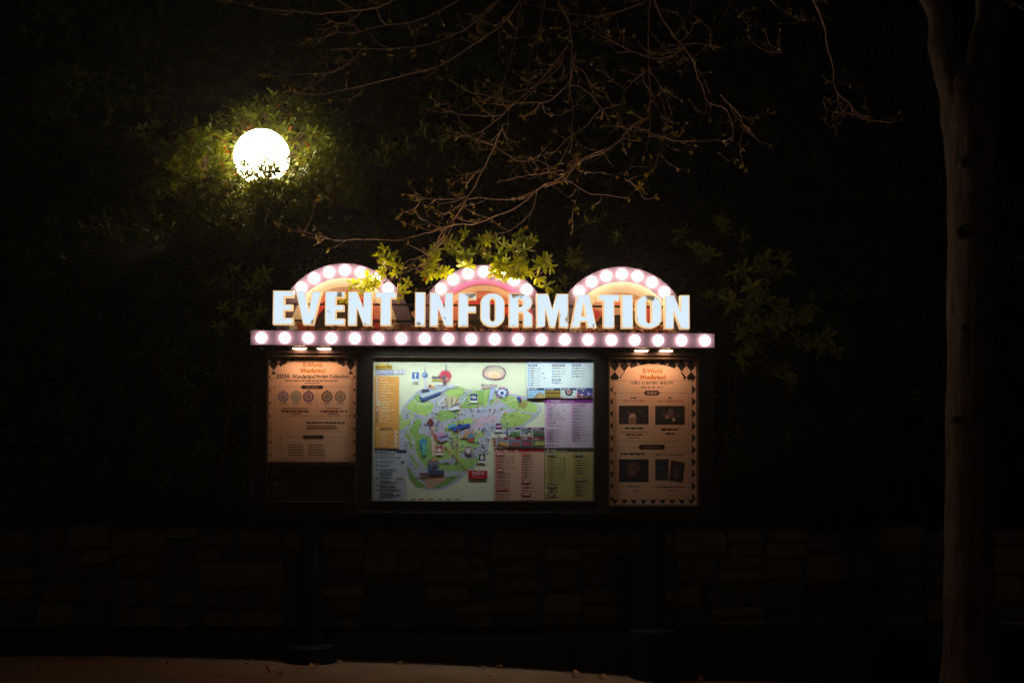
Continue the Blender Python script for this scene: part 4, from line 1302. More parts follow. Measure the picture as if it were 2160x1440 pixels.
thumb(K7, 660, 10, 862, 178, VI, L_((120, 130, 120)), L_((70, 84, 60)), L_((190, 190, 196)), 3)
thumb(K7, 875, 10, 1083, 178, VI, L_((116, 116, 130)), L_((80, 100, 76)), L_((70, 76, 66)), 4)
thumb(K7, 228, 188, 433, 355, RR, L_((130, 150, 186)), L_((196, 160, 80)), L_((120, 56, 48)), 4)
thumb(K7, 440, 188, 650, 355, RR, L_((110, 130, 180)), L_((170, 90, 84)), L_((110, 76, 60)), 4)
thumb(K7, 658, 188, 862, 355, RR, L_((90, 96, 120)), L_((170, 60, 70)), L_((76, 84, 110)), 4)
thumb(K7, 872, 188, 1083, 355, RR, L_((100, 112, 100)), L_((190, 180, 80)), L_((70, 66, 76)), 4)
for i, c in enumerate([(120, 120, 80), (190, 70, 96), (190, 40, 70), (140, 150, 130), (130, 130, 110), (140, 140, 120)]): m.rect(*K6(735 + 158 * i - 22 * (i == 1), 1278), *K6(800 + 158 * i + 20, 1300), L_(c))
m.build('map_print', gm)

# ---- posters
CREAMP = L_((246, 208, 178))
def diamonds(s, x0, y0, x1, y1, nx, hy, c):
    w = (x1 - x0) / nx
    return w
def poster_border(s, x0, y0, x1, y1, step, top_arch):
    blk = L_((34, 28, 32))
    nx = round((x1 - x0) / step)
    st = (x1 - x0) / nx
    s.rect(x0, y0, x1, y1, blk)
    ny = int((y1 - y0) / (st * 1.25))
    sy = (y1 - y0) / ny
    for j in range(ny + 1):
        for i in range(nx + 1):
            cx, cy = x0 + st * i, y0 + sy * j
            if not (i in (0, 1, nx - 1, nx) or j < 3 or j == ny): continue
            pts = [(cx - st / 2, cy), (cx, cy + sy / 2), (cx + st / 2, cy), (cx, cy - sy / 2)]
            pts = [(min(max(a, x0), x1), min(max(b, y0), y1)) for a, b in pts]
            s.poly(pts, CREAMP)
BROWN, DKB, GOLD = L_((120, 60, 40)), L_((36, 30, 38)), L_((206, 146, 50))
def K3(x, y): return (540 + .25 * x, 720 + .25 * y)
def K8(x, y): return (1260 + .25 * x, 720 + .25 * y)
def body(s, K, x0, x1, y0, ya, y1, hw=.40):
    n = 16
    pts = [K(x0, y1), K(x1, y1), K(x1, ya)] + [K((x0 + x1) / 2 + (x1 - x0) * hw * math.cos(a), ya - (ya - y0) * math.sin(a)) for a in np.linspace(0, math.pi, n)] + [K(x0, ya)]
    s.poly(pts, CREAMP)
def frame(s, K, x0, y0, x1, y1, c=BROWN, w=.55):
    s.line([K(x0, y0), K(x1, y0), K(x1, y1), K(x0, y1), K(x0, y0)], w, c)
def club(s, x, y, r=1.3, c=DKB):
    s.disc(x, y - r * .7, r * .62, c, n=8); s.disc(x - r * .7, y + r * .2, r * .62, c, n=8); s.disc(x + r * .7, y + r * .2, r * .62, c, n=8); s.poly([(x - r * .4, y + r * 1.4), (x + r * .4, y + r * 1.4), (x, y)], c)
def heart(s, x, y, r=1.3, c=DKB):
    s.disc(x - r * .5, y - r * .3, r * .6, c, n=8); s.disc(x + r * .5, y - r * .3, r * .6, c, n=8); s.poly([(x - r, y), (x, y + r * 1.3), (x + r, y)], c)
def title(s, K, cx, y1, y2, y3, k=1.0):
    for t, y, h, w in (('E-World', y1, 9.5 * k, 40 * k), ('in', y2, 4.2 * k, None), ('Wonderland', y3, 9.5 * k, 54 * k)):
        s.text(t, *K(cx + 2, y + 2), h, L_((110, 44, 20)), w=w, bold=.045, align='C')
        s.text(t, *K(cx, y), h, L_((226, 150, 60)), w=w, bold=.012, align='C')
lp = sheet_base('poster', LB, .008, CREAMP, 'cream badge collection poster under the downlights, headed 2026, with five round badges', 'poster')
s = Sheet(.008)
poster_border(s, 567, 754, 750, 973, 20.5, True)
body(s, K3, 122, 824, 148, 276, 1005, .44)
frame(s, K3, 128, 312, 818, 1000, BROWN, .5)
title(s, K3, 476, 214, 238, 262)
s.text('2026', *K3(170, 308), 8.6, DKB, w=29, bold=.03)
s.text('Wonderland', *K3(302, 312), 8.8, DKB, w=49, bold=.03)
s.text('Badge', *K3(508, 310), 7.6, DKB, w=25, bold=.03); s.text('Collection', *K3(618, 308), 7.2, DKB, w=41, bold=.025)
s.words(*K3(245, 337), 112, 3.2, L_((110, 76, 60))); s.words(*K3(410, 356), 33, 2.4, L_((130, 90, 70)))
frame(s, K3, 155, 382, 800, 628); s.line([K3(513, 405), K3(513, 605)], .4, BROWN); club(s, *K3(152, 393)); heart(s, *K3(792, 622))
s.poly(KP(K3, [(378, 385), (390, 370), (558, 370), (572, 385), (558, 401), (390, 401)]), DKB); s.text('뱃지 컬렉션', *K3(475, 396), 5, L_((205, 160, 140)), w=24, align='C')
for cx, c in ((230, (150, 120, 170)), (338, (160, 165, 140)), (443, (130, 60, 130)), (598, (120, 90, 50)), (712, (170, 120, 60))):
    s.disc(*K3(cx, 465), 12.2, L_((205, 180, 165))); s.ring(*K3(cx, 465), 8.4, 11.4, L_(c), 20); s.disc(*K3(cx, 465), 6.2, tuple(.5 * v + .2 for v in L_(c))); s.poly(KP(K3, [(cx - 12, 420), (cx, 405), (cx + 12, 420)]), L_(c))
    s.words(*K3(cx - 28, 528), 14, 2, BROWN)
s.words(*K3(222, 570), 54, 2.4, L_((130, 84, 66))); s.words(*K3(590, 570), 32, 2.4, L_((130, 84, 66)))
s.rect(*K3(215, 580), *K3(240, 595), L_((120, 40, 30))); s.words(*K3(244, 597), 50, 4.2, L_((110, 46, 34))); s.words(*K3(562, 597), 52, 4.2, L_((150, 52, 30))); heart(s, *K3(547, 588), 2, L_((160, 50, 30)))
s.words(*K3(290, 616), 21, 2.2, BROWN); s.words(*K3(606, 616), 23, 2.2, BROWN)
s.line(KP(K3, [(400, 680), (410, 662), (430, 650), (780, 650)]), .4, BROWN); s.line(KP(K3, [(395, 770), (440, 762), (780, 762), (790, 755)]), .4, BROWN)
s.words(*K3(428, 692), 80, 4, L_((96, 60, 50))); s.words(*K3(428, 718), 60, 2.4, BROWN); s.words(*K3(428, 738), 66, 2.4, BROWN)
s.poly(KP(K3, [(392, 804), (402, 790), (564, 790), (575, 804), (564, 818), (402, 818)]), DKB); s.words(*K3(430, 810), 27, 3.2, L_((150, 110, 96)))
frame(s, K3, 205, 806, 758, 985, BROWN, .4); heart(s, *K3(756, 985)); club(s, *K3(206, 818))
for i in range(5): s.words(*K3(272, 875 + i * 22), 32, 1.8, BROWN); s.words(*K3(442, 875 + i * 22), random.uniform(20, 45), 1.8, BROWN)
s.build('poster_print', lp)

rp = sheet_base('poster', RB, .008, CREAMP, 'cream show poster headed SHOW with four dark photographs in the right case', 'poster')
s = Sheet(.008)
poster_border(s, 1286.5, 758, 1468, 1063, 20.2, True)
body(s, K8, 130, 798, 190, 325, 1335)
frame(s, K8, 136, 332, 792, 1330, BROWN, .5)
title(s, K8, 462, 266, 290, 318)
s.text('이월드 인 원더랜드 즐길거리', *K8(460, 362), 6.8, DKB, w=88, bold=.022, align='C')
s.text('2026. 03. 28 - 05. 31', *K8(462, 394), 4.2, DKB, w=47, bold=.02, align='C')
s.poly(KP(K8, [(392, 434), (408, 414), (512, 414), (528, 434), (512, 455), (408, 455)]), DKB); s.text('SHOW', *K8(460, 446), 5.6, L_((235, 205, 185)), w=21, bold=.02, align='C', slant=.15)
frame(s, K8, 155, 434, 768, 842, BROWN, .5); club(s, *K8(152, 436), 1.8); heart(s, *K8(770, 846))
s.words(*K8(278, 482), 14, 3, DKB); s.words(*K8(598, 482), 8, 3, DKB)
s.text('이월드 인 원더랜드', *K8(304, 514), 6.2, L_((190, 60, 44)), w=48, bold=.008, align='C'); s.text('앨리스 플라잉 피크닉', *K8(616, 516), 6.2, L_((190, 60, 44)), w=56, bold=.008, align='C')
def photo(x0, y0, x1, y1, base, blobs):
    s.rect(*K8(x0, y0), *K8(x1, y1), base)
    for bx, by, br, c in blobs: s.disc(*K8(x0 + (x1 - x0) * bx, y0 + (y1 - y0) * by), br, L_(c), br * random.uniform(.6, 1.1), 10)
DK2 = L_((56, 52, 56))
photo(182, 540, 432, 698, DK2, [(.46, .62, 8, (205, 180, 165)), (.3, .35, 3, (110, 96, 96)), (.7, .3, 5, (84, 80, 76)), (.45, .82, 9, (170, 130, 110)), (.85, .6, 5, (92, 72, 70)), (.15, .7, 4, (84, 66, 60))])
photo(488, 542, 738, 702, DK2, [(.5, .5, 10, (130, 96, 110)), (.4, .6, 5, (190, 150, 150)), (.62, .72, 4, (205, 190, 180)), (.3, .45, 4, (120, 96, 90)), (.8, .55, 6, (80, 84, 70)), (.52, .28, 6, (120, 110, 84))])
s.words(*K8(232, 740), 38, 4.4, DKB); s.words(*K8(190, 766), 60, 1.6, BROWN); s.words(*K8(240, 792), 36, 4, BROWN); s.words(*K8(258, 815), 24, 2, BROWN)
s.words(*K8(538, 750), 38, 4.4, DKB); s.words(*K8(580, 785), 18, 4, DKB)
s.poly(KP(K8, [(346, 890), (362, 870), (558, 870), (574, 890), (558, 910), (362, 910)]), DKB); s.words(*K8(390, 900), 34, 4, L_((150, 110, 100)))
frame(s, K8, 155, 890, 768, 1300, BROWN, .4)
s.words(*K8(200, 955), 50, 4, DKB); s.text('Meet The Wonderland', *K8(612, 962), 4.6, DKB, w=60, bold=.006, align='C')
photo(182, 992, 432, 1184, L_((50, 48, 60)), [(.5, .35, 14, (110, 76, 70)), (.45, .6, 9, (130, 90, 84)), (.8, .7, 5, (60, 76, 86))])
photo(488, 992, 602, 1170, L_((60, 70, 90)), [(.4, .4, 5, (70, 90, 120)), (.6, .7, 5, (90, 80, 84))])
s.poly(KP(K8, [(622, 1000), (740, 1022), (722, 1190), (606, 1172)]), L_((70, 56, 56))); s.disc(*K8(670, 1080), 7, L_((110, 76, 70)), 9); s.disc(*K8(660, 1130), 5, L_((130, 110, 100)), 4)
s.words(*K8(250, 1226), 28, 2.6, BROWN); s.words(*K8(490, 1230), 62, 2.6, BROWN); s.words(*K8(600, 1262), 12, 2.4, BROWN); s.words(*K8(310, 1262), 12, 2.4, BROWN)
s.build('poster_print', rp)

# faint white characters on the slot board
s = Sheet(.004)
for py, t in ((1000, '시간'), (1024, '조회'), (1048, '시설')):
    s.rect(576, py - 7, 594, py + 1, L_((70, 70, 72)))
for py, x in ((1001, 583), (1024, 583), (1047, 583)):
    s.text({1001: '시', 1024: '초회', 1047: '시'}[py], x, py, 6, L_((150, 150, 150)), align='C')
tag(s.build('slot_lettering', next(o for o in board.children if o.name == 'slot_board')), kind='stuff')

# ---------------------------------------------------------------- dry leaves on top of the board
n = 620
px = rng.uniform(690, 1425, n)
P = np.array([at_n(a, 690, rng.uniform(-.34, -.22)) for a in px])
hgt = .035 + .03 * np.sin(px / 31.) * np.sin(px / 13. + 1)
P[:, 2] = barT - .012 + rng.uniform(0, 1, n) * np.maximum(hgt * 1.7, .014) + .008
A = rng.normal(0, 1, (n, 3)); A[:, 2] *= .45
tag(leaf_mesh('leaf_litter', P, A, rng.normal(0, .6, (n, 3)) + np.array([0, 0, 1]), rng.uniform(.03, .065, n), rng.uniform(.018, .04, n), M['litter'], None, .5),
    'heap of dry brown leaves lying behind the EVENT INFORMATION letters', 'dry leaves', kind='stuff')

# single maple leaf caught on the letters
def lobed_leaf(name, label, c, size, tilt, mat, group=None, spin=0.0, lobes=5):
    v, f = [(0, 0, 0)], []
    n = lobes * 4
    for i in range(n):
        a = 2 * math.pi * i / n
        r = size * (.5 + .5 * (1 if i % 4 == 0 else .35 if i % 4 == 2 else .55)) * (.75 + .25 * math.cos(a))
        v.append((r * math.cos(a + spin), r * math.sin(a + spin), .28 * size * math.sin(2 * a + .7) + .12 * size * math.cos(3 * a)))
    f = [(0, i + 1, (i + 1) % n + 1) for i in range(n)]
    rot = Matrix.Rotation(tilt[0], 3, 'X') @ Matrix.Rotation(tilt[1], 3, 'Y')
    v = [rot @ Vector(q) for q in v]
    lo = min(q.z for q in v)
    me = bpy.data.meshes.new(name)
    me.from_pydata(v, [], f)
    me.materials.append(mat)
    o = bpy.data.objects.new(name, me)
    o.location = c
    col.objects.link(o)
    tag(o, label, 'leaf', group)
    return o, lo
lobed_leaf('maple_leaf', 'brown maple leaf caught between the words EVENT and INFORMATION', at(871, 662, -.30), .034, (R(80), R(20)), M['litter'])

# fallen leaves on the pavement
FL = [(122, 1395, 'curled yellow brown leaf on the pavement, far left, upright'), (218, 1391, 'thin pale leaf at the back edge of the pavement, far left'), (74, 1419, 'flat dull leaf on the pavement at the bottom left corner'),
      (180, 1414, 'tiny dark leaf fragment on the far left pavement'), (348, 1403, 'small dark leaf on the pavement midway between left edge and left post'), (465, 1425, 'tiny bright leaf scrap near the bottom edge, left of the left post'),
      (522, 1403, 'flat brown leaf on the pavement just left of the left post base'), (567, 1416, 'wide reddish leaf on the pavement, below left of the left post base'), (589, 1424, 'narrow yellow leaf at the bottom edge below the left post base'),
      (634, 1414, 'dark rolled up leaf on the pavement right in front of the left post'), (663, 1409, 'largest orange leaf on the pavement in front of the left post base'), (719, 1399, 'dark leaf lying against the right side of the left post base'),
      (844, 1399, 'greenish leaf at the back edge of the pavement below the guide map'), (1022, 1410, 'small crumpled leaf on the pavement below the centre of the guide map'), (1056, 1409, 'yellow leaf at the back edge of the pavement below the guide map centre'),
      (1032, 1431, 'small orange leaf at the bottom edge below the guide map centre'), (1214, 1428, 'broad reddish brown leaf on the pavement left of the right post base'), (1273, 1432, 'yellowish leaf on the pavement between broad leaf and right post base'),
      (1391, 1436, 'flat brown leaf at the bottom edge in front of the right post base'), (1478, 1435, 'upright pointed leaf at the bottom edge right of the right post base')]
for i, (px, py, lb) in enumerate(FL):
    # find the pavement under the pixel
    lo, hi = -6.0, KY - .02
    for _ in range(40):
        mid = (lo + hi) / 2
        p = at(px, py, mid)
        if p.z > gz(p.x): lo = mid
        else: hi = mid
    p = at(px, py, lo)
    p.y = min(p.y, KY - .05)
    up = 'upright' in lb or 'rolled' in lb
    big = 1.5 if ('largest' in lb or 'broad' in lb or 'wide' in lb) else .55 if ('tiny' in lb or 'scrap' in lb) else 1.0
    o, lw = lobed_leaf('fallen_leaf', lb, p, .036 * big, (R(random.uniform(-25, 25) + (45 if up else 0)), R(random.uniform(-25, 25))), M['dry'], 'fallen leaves on the pavement', random.uniform(0, 6), random.choice([3, 4, 5]))
    o.location.z = gz(p.x) - lw + .004

# ---------------------------------------------------------------- evergreen shrubs by the board
def sprig_shrub(name, label, root_pt, tips, size, mat, group=None, sag=.12, nl=8, dirn=(0, -.6, .2), extra=1):
    root_pt = Vector(root_pt)
    o = empty(name, root_pt, label, 'shrub', group)
    st = MB()
    cent, ax, sz = [], [], []
    hub = sum((Vector(t[:3]) for t in tips), Vector()) / len(tips)
    hub = root_pt.lerp(hub, .62) + Vector((0, .12, .15))
    st.tube([root_pt, root_pt.lerp(hub, .5) + Vector((.03, 0, .12)), hub], [.02, .015, .011], 6)
    for t in tips:
        p = Vector(t[:3])
        k = t[3] if len(t) > 3 else 1
        mid = hub.lerp(p, .55) + Vector((rng.normal(0, .04), rng.normal(0, .04), sag))
        st.tube([hub, mid, p], [.009, .006, .003], 5)
        for e in range(extra):
            q = p if e == 0 else p + Vector(tuple(rng.normal(0, .05, 3)))
            if e > 0: st.tube([mid.lerp(p, .8), q], [.0035, .002], 4)
            cent.append(q); ax.append(np.array(p - mid) / max(1e-3, (p - mid).length) * .6 + np.array(dirn) + rng.normal(0, .3, 3)); sz.append(size * k * rng.uniform(.8, 1.15))
    P, A, U, L, Wd = rosettes(cent, ax, sz, nl, .95)
    tag(leaf_mesh('foliage', P, A, U, L, Wd * 1.05, M[mat], o, .28), kind='stuff')
    st.build('stems', M['stem'], o, True)
    return o
def T(lst, y0, y1, k=1.0): return [(*at(px, py, rng.uniform(y0, y1)), k * (q[0] if q else 1)) for px, py, *q in lst]
cA = [(915, 559), (911, 545), (926, 572), (944, 574), (900, 556), (967, 511), (974, 537), (970, 548), (985, 545), (960, 528), (1015, 507), (1030, 500), (1044, 507), (1056, 537), (1033, 552), (1045, 560), (1067, 559), (1075, 572),
      (1052, 567), (1096, 507), (1115, 512), (1100, 537), (1107, 560), (1093, 556), (1115, 570), (1152, 548), (1144, 565), (1160, 560), (1085, 577), (1028, 540), (1020, 528), (1083, 520), (940, 515), (920, 530), (1040, 575), (1062, 580), (1095, 582), (905, 572), (990, 560)]
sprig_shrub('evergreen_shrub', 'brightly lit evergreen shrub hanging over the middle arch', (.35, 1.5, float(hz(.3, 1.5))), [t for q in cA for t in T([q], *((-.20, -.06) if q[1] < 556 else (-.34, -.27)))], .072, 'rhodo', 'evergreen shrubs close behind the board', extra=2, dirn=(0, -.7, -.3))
cB = [(800, 537), (823, 552), (808, 560), (840, 560), (815, 545), (835, 575), (775, 585), (785, 600), (770, 600), (789, 602), (795, 590), (856, 600), (852, 618), (859, 596), (848, 608), (726, 635), (738, 626), (745, 600), (768, 612), (805, 575), (837, 626), (830, 540), (812, 525)]
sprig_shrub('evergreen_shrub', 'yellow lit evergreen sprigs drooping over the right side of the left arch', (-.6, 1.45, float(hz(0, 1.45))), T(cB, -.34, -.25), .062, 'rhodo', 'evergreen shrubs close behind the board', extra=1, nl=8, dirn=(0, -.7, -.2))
cC = [(1565, 507), (1614, 547), (1602, 571), (1654, 565), (1583, 605), (1590, 620), (1568, 641), (1595, 647), (1580, 650), (1528, 620), (1540, 640), (1715, 654), (1700, 660), (1684, 675), (1635, 696), (1640, 690), (1580, 733), (1590, 720), (1736, 730), (1745, 712), (1725, 735), (1663, 800), (1464, 525), (1500, 540), (1545, 575), (1620, 600), (1650, 640), (1610, 680), (1690, 720), (1560, 700), (1655, 780), (1520, 470), (1440, 490)]
sprig_shrub('evergreen_shrub', 'dim evergreen shrub standing in the dark right of the board', (2.15, 1.4, float(hz(0, 1.4))), T(cC, .1, .7), .095, 'rhodo', 'evergreen shrubs close behind the board', extra=2)
cD = [(1218, 556), (1205, 550), (1228, 568), (1213, 535), (1163, 615), (1172, 612), (1259, 463), (1240, 470), (1275, 455), (1300, 500), (1190, 600)]
sprig_shrub('evergreen_shrub', 'thin evergreen shrub between the middle arch and the right arch', (.85, 1.42, float(hz(0, 1.42))), T(cD, -.12, .3), .075, 'rhodo', 'evergreen shrubs close behind the board')
cE = [(560, 575), (545, 590), (520, 680), (505, 665), (535, 690), (550, 660), (515, 640), (480, 600), (470, 650), (440, 600), (500, 570), (460, 690), (530, 610)]
sprig_shrub('evergreen_shrub', 'dark evergreen shrub left of the letter E beside the board', (-1.9, 1.4, float(hz(0, 1.4))), T(cE, .2, .8), .085, 'rhodo', 'evergreen shrubs close behind the board')

# ---------------------------------------------------------------- the bare tree: trunk, limbs, drooping branches
TY = -1.0
tb = at(2046, 1425, TY)
tree = empty('budding_tree', (tb.x, TY, gz(tb.x)), 'tree with forked grey trunk at the right and drooping bare budding branches', 'tree')
def smooth_path(pts, sub=5):
    P = [Vector(p) for p in pts]
    if len(P) < 3: return P
    out = []
    for i in range(len(P) - 1):
        p0, p1, p2, p3 = P[max(i - 1, 0)], P[i], P[i + 1], P[min(i + 2, len(P) - 1)]
        for k in range(sub):
            t = k / sub
            out.append(.5 * ((2 * p1) + (p2 - p0) * t + (2 * p0 - 5 * p1 + 4 * p2 - p3) * t * t + (3 * p1 - p0 - 3 * p2 + p3) * t ** 3))
    out.append(P[-1])
    return out
def trunk_tube(name, spec, parent, n=28, sub=8, seed=0):
    """spec: (left px, right px, py, y) or direct (x, z, r, y); bark ridges modelled in the outline"""
    C, Rr = [], []
    for q in spec:
        if len(q) == 4:
            l, r, py, y = q
            a, b = at(l, py, y), at(r, py, y)
            C.append((a + b) / 2); Rr.append((b - a).length / 2)
        else:
            C.append(Vector(q[0])); Rr.append(q[1])
    path = smooth_path(C, sub)
    rad = np.interp(np.linspace(0, len(C) - 1, len(path)), range(len(C)), Rr)
    v, f = [], []
    for k, p in enumerate(path):
        t = (path[min(k + 1, len(path) - 1)] - path[max(k - 1, 0)]).normalized()
        u = (Vector((0, 1, 0)) - t * t.y).normalized()
        w = t.cross(u)
        for i in range(n):
            a = 2 * math.pi * i / n
            r = rad[k] * (1 + .035 * math.sin(5 * a + k * .13 + seed) + .03 * math.sin(11 * a - k * .21) + .02 * math.sin(17 * a + k * .5) + .02 * math.sin(k * .9 + 2 * a))
            v.append(p + u * r * math.cos(a) + w * r * math.sin(a))
    for k in range(len(path) - 1):
        for i in range(n):
            j = (i + 1) % n
            f.append((k * n + i, k * n + j, (k + 1) * n + j, (k + 1) * n + i))
    f.append(tuple(range(n))[::-1]); f.append(tuple(range((len(path) - 1) * n, len(path) * n)))
    return mesh_obj(name, v, f, M['bark'], parent, True)
tr = trunk_tube('trunk', [(1984, 2112, 1470, TY), (1992, 2100, 1400, TY), (1996, 2093, 1200, TY), (1998, 2093, 1000, TY), (2000, 2092, 700, TY), (2000, 2094, 450, TY), (1996, 2096, 320, TY), (1988, 2098, 240, TY), (1990, 2096, 190, TY), (2004, 2084, 150, TY)], tree)
for px, py, r in ((2040, 345, .042), (2035, 490, .05), (2018, 885, .028), (2036, 690, .022), (2060, 215, .025)):
    c = at(px, py, TY - .13)
    ring = [(r * .35, -.004), (r * .7, .012), (r, .02), (r * 1.15, .004), (r * 1.3, -.03)]
    v, f = [], []
    nn = 14
    for rr, d in ring:
        for i in range(nn):
            a = 2 * math.pi * i / nn
            v.append((c.x + rr * math.cos(a) * 1.2, c.y - d, c.z + rr * math.sin(a) * .8))
    for k in range(len(ring) - 1):
        for i in range(nn):
            j = (i + 1) % nn
            f.append((k * nn + i, k * nn + j, (k + 1) * nn + j, (k + 1) * nn + i))
    f.append(tuple(range(nn)))
    mesh_obj('knot', v, f, M['bark'], tr, True)
fork_l = [(1992, 2070, 240, TY), (1979, 2040, 180, TY), (1960, 2014, 100, TY), (1944, 1994, 0, TY - .02)]
fork_r = [(2022, 2098, 240, TY + .02), (2034, 2098, 180, TY + .03), (2046, 2104, 90, TY + .05), (2058, 2114, 0, TY + .06)]
e1 = at(1969, 0, TY); e2 = at(2086, 0, TY)
trunk_tube('limb', fork_l + [(Vector((2.75, TY - .05, 5.2)), .075), (Vector((2.0, TY - .1, 5.75)), .06), (Vector((1.0, TY - .15, 5.95)), .05), (Vector((-.2, TY - .15, 5.85)), .035), (Vector((-1.3, TY - .15, 5.5)), .02)], tree, 20, 6, 1)
trunk_tube('limb', fork_r + [(Vector((3.55, TY + .1, 5.4)), .08), (Vector((3.7, TY + .25, 6.6)), .06), (Vector((3.5, TY + .3, 7.6)), .035)], tree, 20, 6, 2)
LIMB = smooth_path([Vector((2.75, TY - .05, 5.2)), Vector((2.0, TY - .1, 5.75)), Vector((1.0, TY - .15, 5.95)), Vector((-.2, TY - .15, 5.85)), Vector((-1.3, TY - .15, 5.5))], 8)

def by(px, py):       # a smooth depth for everything that hangs in the branch net
    return -.84 + .26 * min(max((py - 250) / 250., 0), 1) + .16 * math.sin(px / 140. + 1) + .14 * math.sin(py / 95. + px / 260.)
BR = [
 [(830, 0), (797, 14), (750, 21), (700, 27), (670, 29), (620, 24), (560, 20), (520, 11), (480, 2)],
 [(985, -10), (930, 21), (871, 47), (812, 53), (744, 70), (699, 65)],
 [(1060, -5), (1035, 15), (1005, 45), (966, 70), (915, 90), (844, 101), (764, 104), (687, 104)],
 [(764, 104), (738, 130), (696, 153), (646, 157), (563, 160)],
 [(1095, 5), (1080, 27), (1049, 59), (1013, 84), (954, 123), (910, 144), (806, 170), (708, 194), (649, 201), (624, 193)],
 [(1215, 110), (1207, 150), (1197, 178), (1158, 213), (1123, 216), (1081, 215), (1046, 207), (990, 193), (954, 172)],
 [(1200, 92), (1140, 170), (1081, 222), (1055, 243), (1022, 244), (963, 240), (945, 219)],
 [(1081, 222), (1034, 264), (999, 284), (966, 290)],
 [(1200, 92), (1188, 113), (1182, 136), (1150, 169), (1102, 190), (1052, 182)],
 [(1365, -5), (1355, 7), (1296, 26), (1241, 34), (1174, 22), (1104, 9)],
 [(1176, -8), (1186, 20), (1200, 48), (1207, 104), (1202, 178), (1203, 200), (1211, 237), (1205, 265)],
 [(1202, 180), (1226, 185), (1256, 211), (1270, 230), (1281, 248)],
 [(1211, 137), (1237, 159), (1250, 196)],
 [(1420, 118), (1396, 124), (1359, 118), (1307, 96), (1259, 70), (1235, 55)],
 [(1380, -5), (1385, 11), (1407, 56), (1437, 93), (1460, 125), (1470, 156), (1481, 181), (1493, 215), (1526, 228), (1548, 265), (1545, 292)],
 [(1504, 74), (1485, 100), (1470, 116), (1456, 131), (1439, 150)],
 [(1526, 102), (1489, 94), (1460, 92), (1444, 93), (1430, 100)],
 [(1493, 215), (1489, 237), (1484, 245)],
 [(1520, 200), (1544, 226), (1559, 241), (1569, 265), (1589, 285), (1600, 298), (1622, 306)],
 [(1370, -5), (1368, 85), (1370, 156), (1372, 244), (1367, 296), (1357, 333)],
 [(1367, 148), (1341, 167), (1318, 193), (1311, 219), (1267, 233), (1233, 267), (1196, 293), (1156, 333)],
 [(1368, 140), (1374, 152), (1393, 181), (1407, 215), (1418, 244), (1418, 278)],
 [(1393, 181), (1396, 200), (1404, 237), (1407, 267)],
 [(1300, 237), (1311, 255), (1318, 281)],
 [(1372, 244), (1337, 263), (1318, 281), (1307, 296), (1263, 326), (1222, 337), (1189, 370), (1160, 385), (1133, 400), (1093, 435), (1037, 459), (1000, 472), (956, 474), (915, 487), (893, 493), (841, 506), (767, 504), (715, 506), (689, 502), (667, 496), (635, 485)],
 [(1337, 263), (1367, 278), (1389, 285), (1422, 283)],
 [(1389, 285), (1422, 296), (1463, 298), (1504, 296), (1525, 286)],
 [(1715, -5), (1737, 52), (1748, 104), (1759, 148), (1763, 189), (1793, 219), (1807, 243), (1844, 256), (1863, 252), (1881, 250)],
 [(1763, 180), (1775, 168), (1781, 152)], [(1826, 246), (1831, 236), (1826, 228)], [(1807, 243), (1780, 235), (1770, 222)],
 [(1650, 112), (1619, 107), (1593, 96), (1569, 85)], [(1650, 112), (1640, 90), (1645, 70)], [(1690, 20), (1689, 37), (1678, 50), (1648, 50)],
 [(1736, 215), (1745, 237), (1733, 248), (1754, 267)], [(1515, 322), (1522, 326), (1535, 338), (1548, 338)],
 [(1296, 307), (1233, 333), (1207, 356), (1189, 378), (1148, 389), (1130, 402), (1078, 420), (1019, 417), (967, 420), (915, 420), (885, 415), (852, 409)],
 [(1060, 265), (1044, 307), (1019, 356), (993, 407), (956, 463), (930, 493), (919, 522), (896, 556), (837, 581), (815, 593)],
 [(956, 474), (933, 483), (915, 474), (885, 459), (878, 448)], [(956, 463), (950, 448), (935, 455), (925, 478)],
 [(1150, 395), (1189, 381), (1207, 385), (1244, 409), (1278, 411), (1326, 418)],
 [(1398, 310), (1389, 330), (1381, 354), (1363, 367), (1352, 389)], [(1318, 376), (1341, 393), (1356, 415), (1363, 420), (1381, 418)],
 [(1001, 292), (1041, 307), (1074, 330), (1096, 339), (1133, 339), (1167, 356)], [(1028, 352), (1007, 361), (980, 368), (959, 354)],
 [(1190, 360), (1150, 365), (1111, 370), (1080, 378), (1059, 381)], [(1133, 400), (1122, 444), (1085, 481), (1048, 493)],
 [(993, 407), (960, 425), (926, 430)], [(919, 522), (890, 540), (865, 548), (850, 560)],
 [(1100, -8), (1090, 60), (1075, 130), (1055, 190), (1040, 250)], [(1150, -8), (1142, 40), (1120, 120), (1105, 170)],
 [(1290, -5), (1262, 40), (1250, 78)], [(1460, -5), (1452, 30), (1440, 60), (1470, 80)], [(1540, -5), (1530, 30), (1500, 70)],
 [(1622, -5), (1640, 15), (1662, 24)], [(700, -6), (735, 14), (757, 30), (730, 50), (705, 47)], [(2160, 20), (2130, 5), (2100, 2)]]

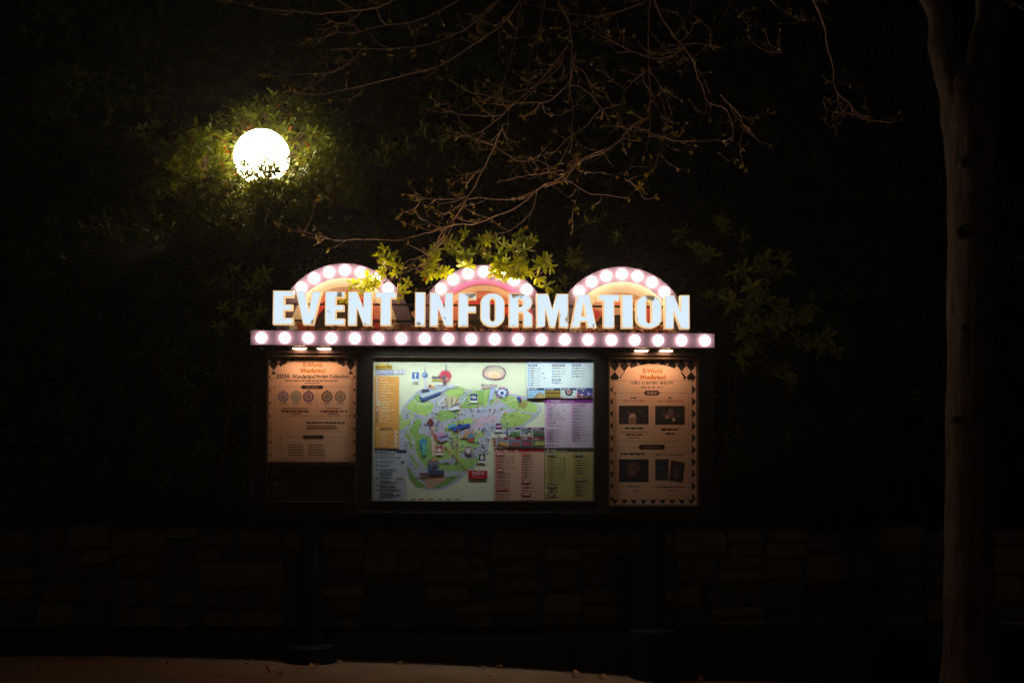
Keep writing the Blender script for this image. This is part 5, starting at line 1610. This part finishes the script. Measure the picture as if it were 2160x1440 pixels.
def twigs(stm, buds, path, r0, depth, dens):
    """side shoots with budding tips"""
    L = sum((path[i + 1] - path[i]).length for i in range(len(path) - 1))
    k = max(1, int(L * dens))
    for _ in range(k):
        i = random.randrange(len(path) - 1)
        p = path[i].lerp(path[i + 1], random.random())
        t = (path[i + 1] - path[i]).normalized()
        s = Vector((random.uniform(-1, 1), random.uniform(-.7, .7), random.uniform(-1, .8))).normalized()
        d = (t * random.uniform(.4, 1) + s * random.uniform(.5, 1.1)).normalized()
        ln = random.uniform(.06, .26) * (1 if depth == 0 else .55)
        q1 = p + d * ln * .5
        d2 = (d + Vector((random.uniform(-.4, .4), random.uniform(-.3, .3), random.uniform(.0, .7)))).normalized()
        q2 = q1 + d2 * ln * .5
        pp = smooth_path([p, q1, q2], 3)
        stm.tube(pp, np.linspace(r0 * .55, r0 * .32, len(pp)), 4)
        buds.append((q2, d2))
        if random.random() < .5: buds.append((pp[len(pp) // 2], (d2 + s).normalized()))
        if depth == 0 and ln > .16: twigs(stm, buds, pp, r0 * .7, 1, 9)
allbuds = []
for bi, pts in enumerate(BR):
    P = [at(px, py, by(px, py)) for px, py in pts]
    path = smooth_path(P, 4)
    for q in path[1:-1]:
        q += Vector((random.uniform(-.004, .004), random.uniform(-.01, .01), random.uniform(-.004, .004)))
    top = pts[0][1] <= 6
    rr = .0056 if len(pts) > 8 else .0044 if len(pts) > 4 else .0034
    full = path
    if top:
        tgt = min(LIMB, key=lambda q: (q - P[0] - Vector((.5, 0, .9))).length)
        full = smooth_path([tgt, tgt.lerp(P[0], .45) + Vector((0, 0, .12)), P[0]], 4)[:-1] + path
    stm, buds = MB(), []
    rad = np.linspace(rr * (1.5 if top else 1.0), rr * .38, len(full))
    stm.tube(full, rad, 6)
    low = np.mean([p[1] for p in pts])
    twigs(stm, buds, path, rr, 0, 9 if low > 60 else 10)
    buds.append((path[-1], (path[-1] - path[-2]).normalized()))
    b = stm.build('branch', M['twig'], tree, True)
    PP, AA, UU, LL, WW = [], [], [], [], []
    for p, d in buds:
        if random.random() < .12: continue
        for _ in range(random.choice([2, 3, 3, 4])):
            a = np.array(d) + rng.normal(0, .55, 3)
            PP.append(p); AA.append(a); UU.append(rng.normal(0, 1, 3) + np.array([0, -.5, .6])); LL.append(rng.uniform(.018, .042)); WW.append(LL[-1] * rng.uniform(.35, .55))
    if PP: tag(leaf_mesh('bud_leaves', PP, AA, UU, LL, WW, M['bud'], b, .25, True), kind='stuff')

# ---------------------------------------------------------------- thin scattering volume, added to imitate lens glow round the lamps
hm = bpy.data.materials.new('lens_glow_medium')
hm.use_nodes = True
hn = hm.node_tree
hn.nodes.remove(hn.nodes['Principled BSDF'])
pv = hn.nodes.new('ShaderNodeVolumePrincipled')
pv.inputs['Color'].default_value = (0.95, 0.93, 0.92, 1)
pv.inputs['Density'].default_value = 0.002
pv.inputs['Anisotropy'].default_value = 0.75
hn.links.new(pv.outputs['Volume'], hn.nodes['Material Output'].inputs['Volume'])
hz_ = MB().box(-64, 64, -64, 84, -6, 13.5).build('glow_volume', hm)
tag(hz_, 'thin scattering volume added to imitate the lens glow round the lamps', kind='stuff')
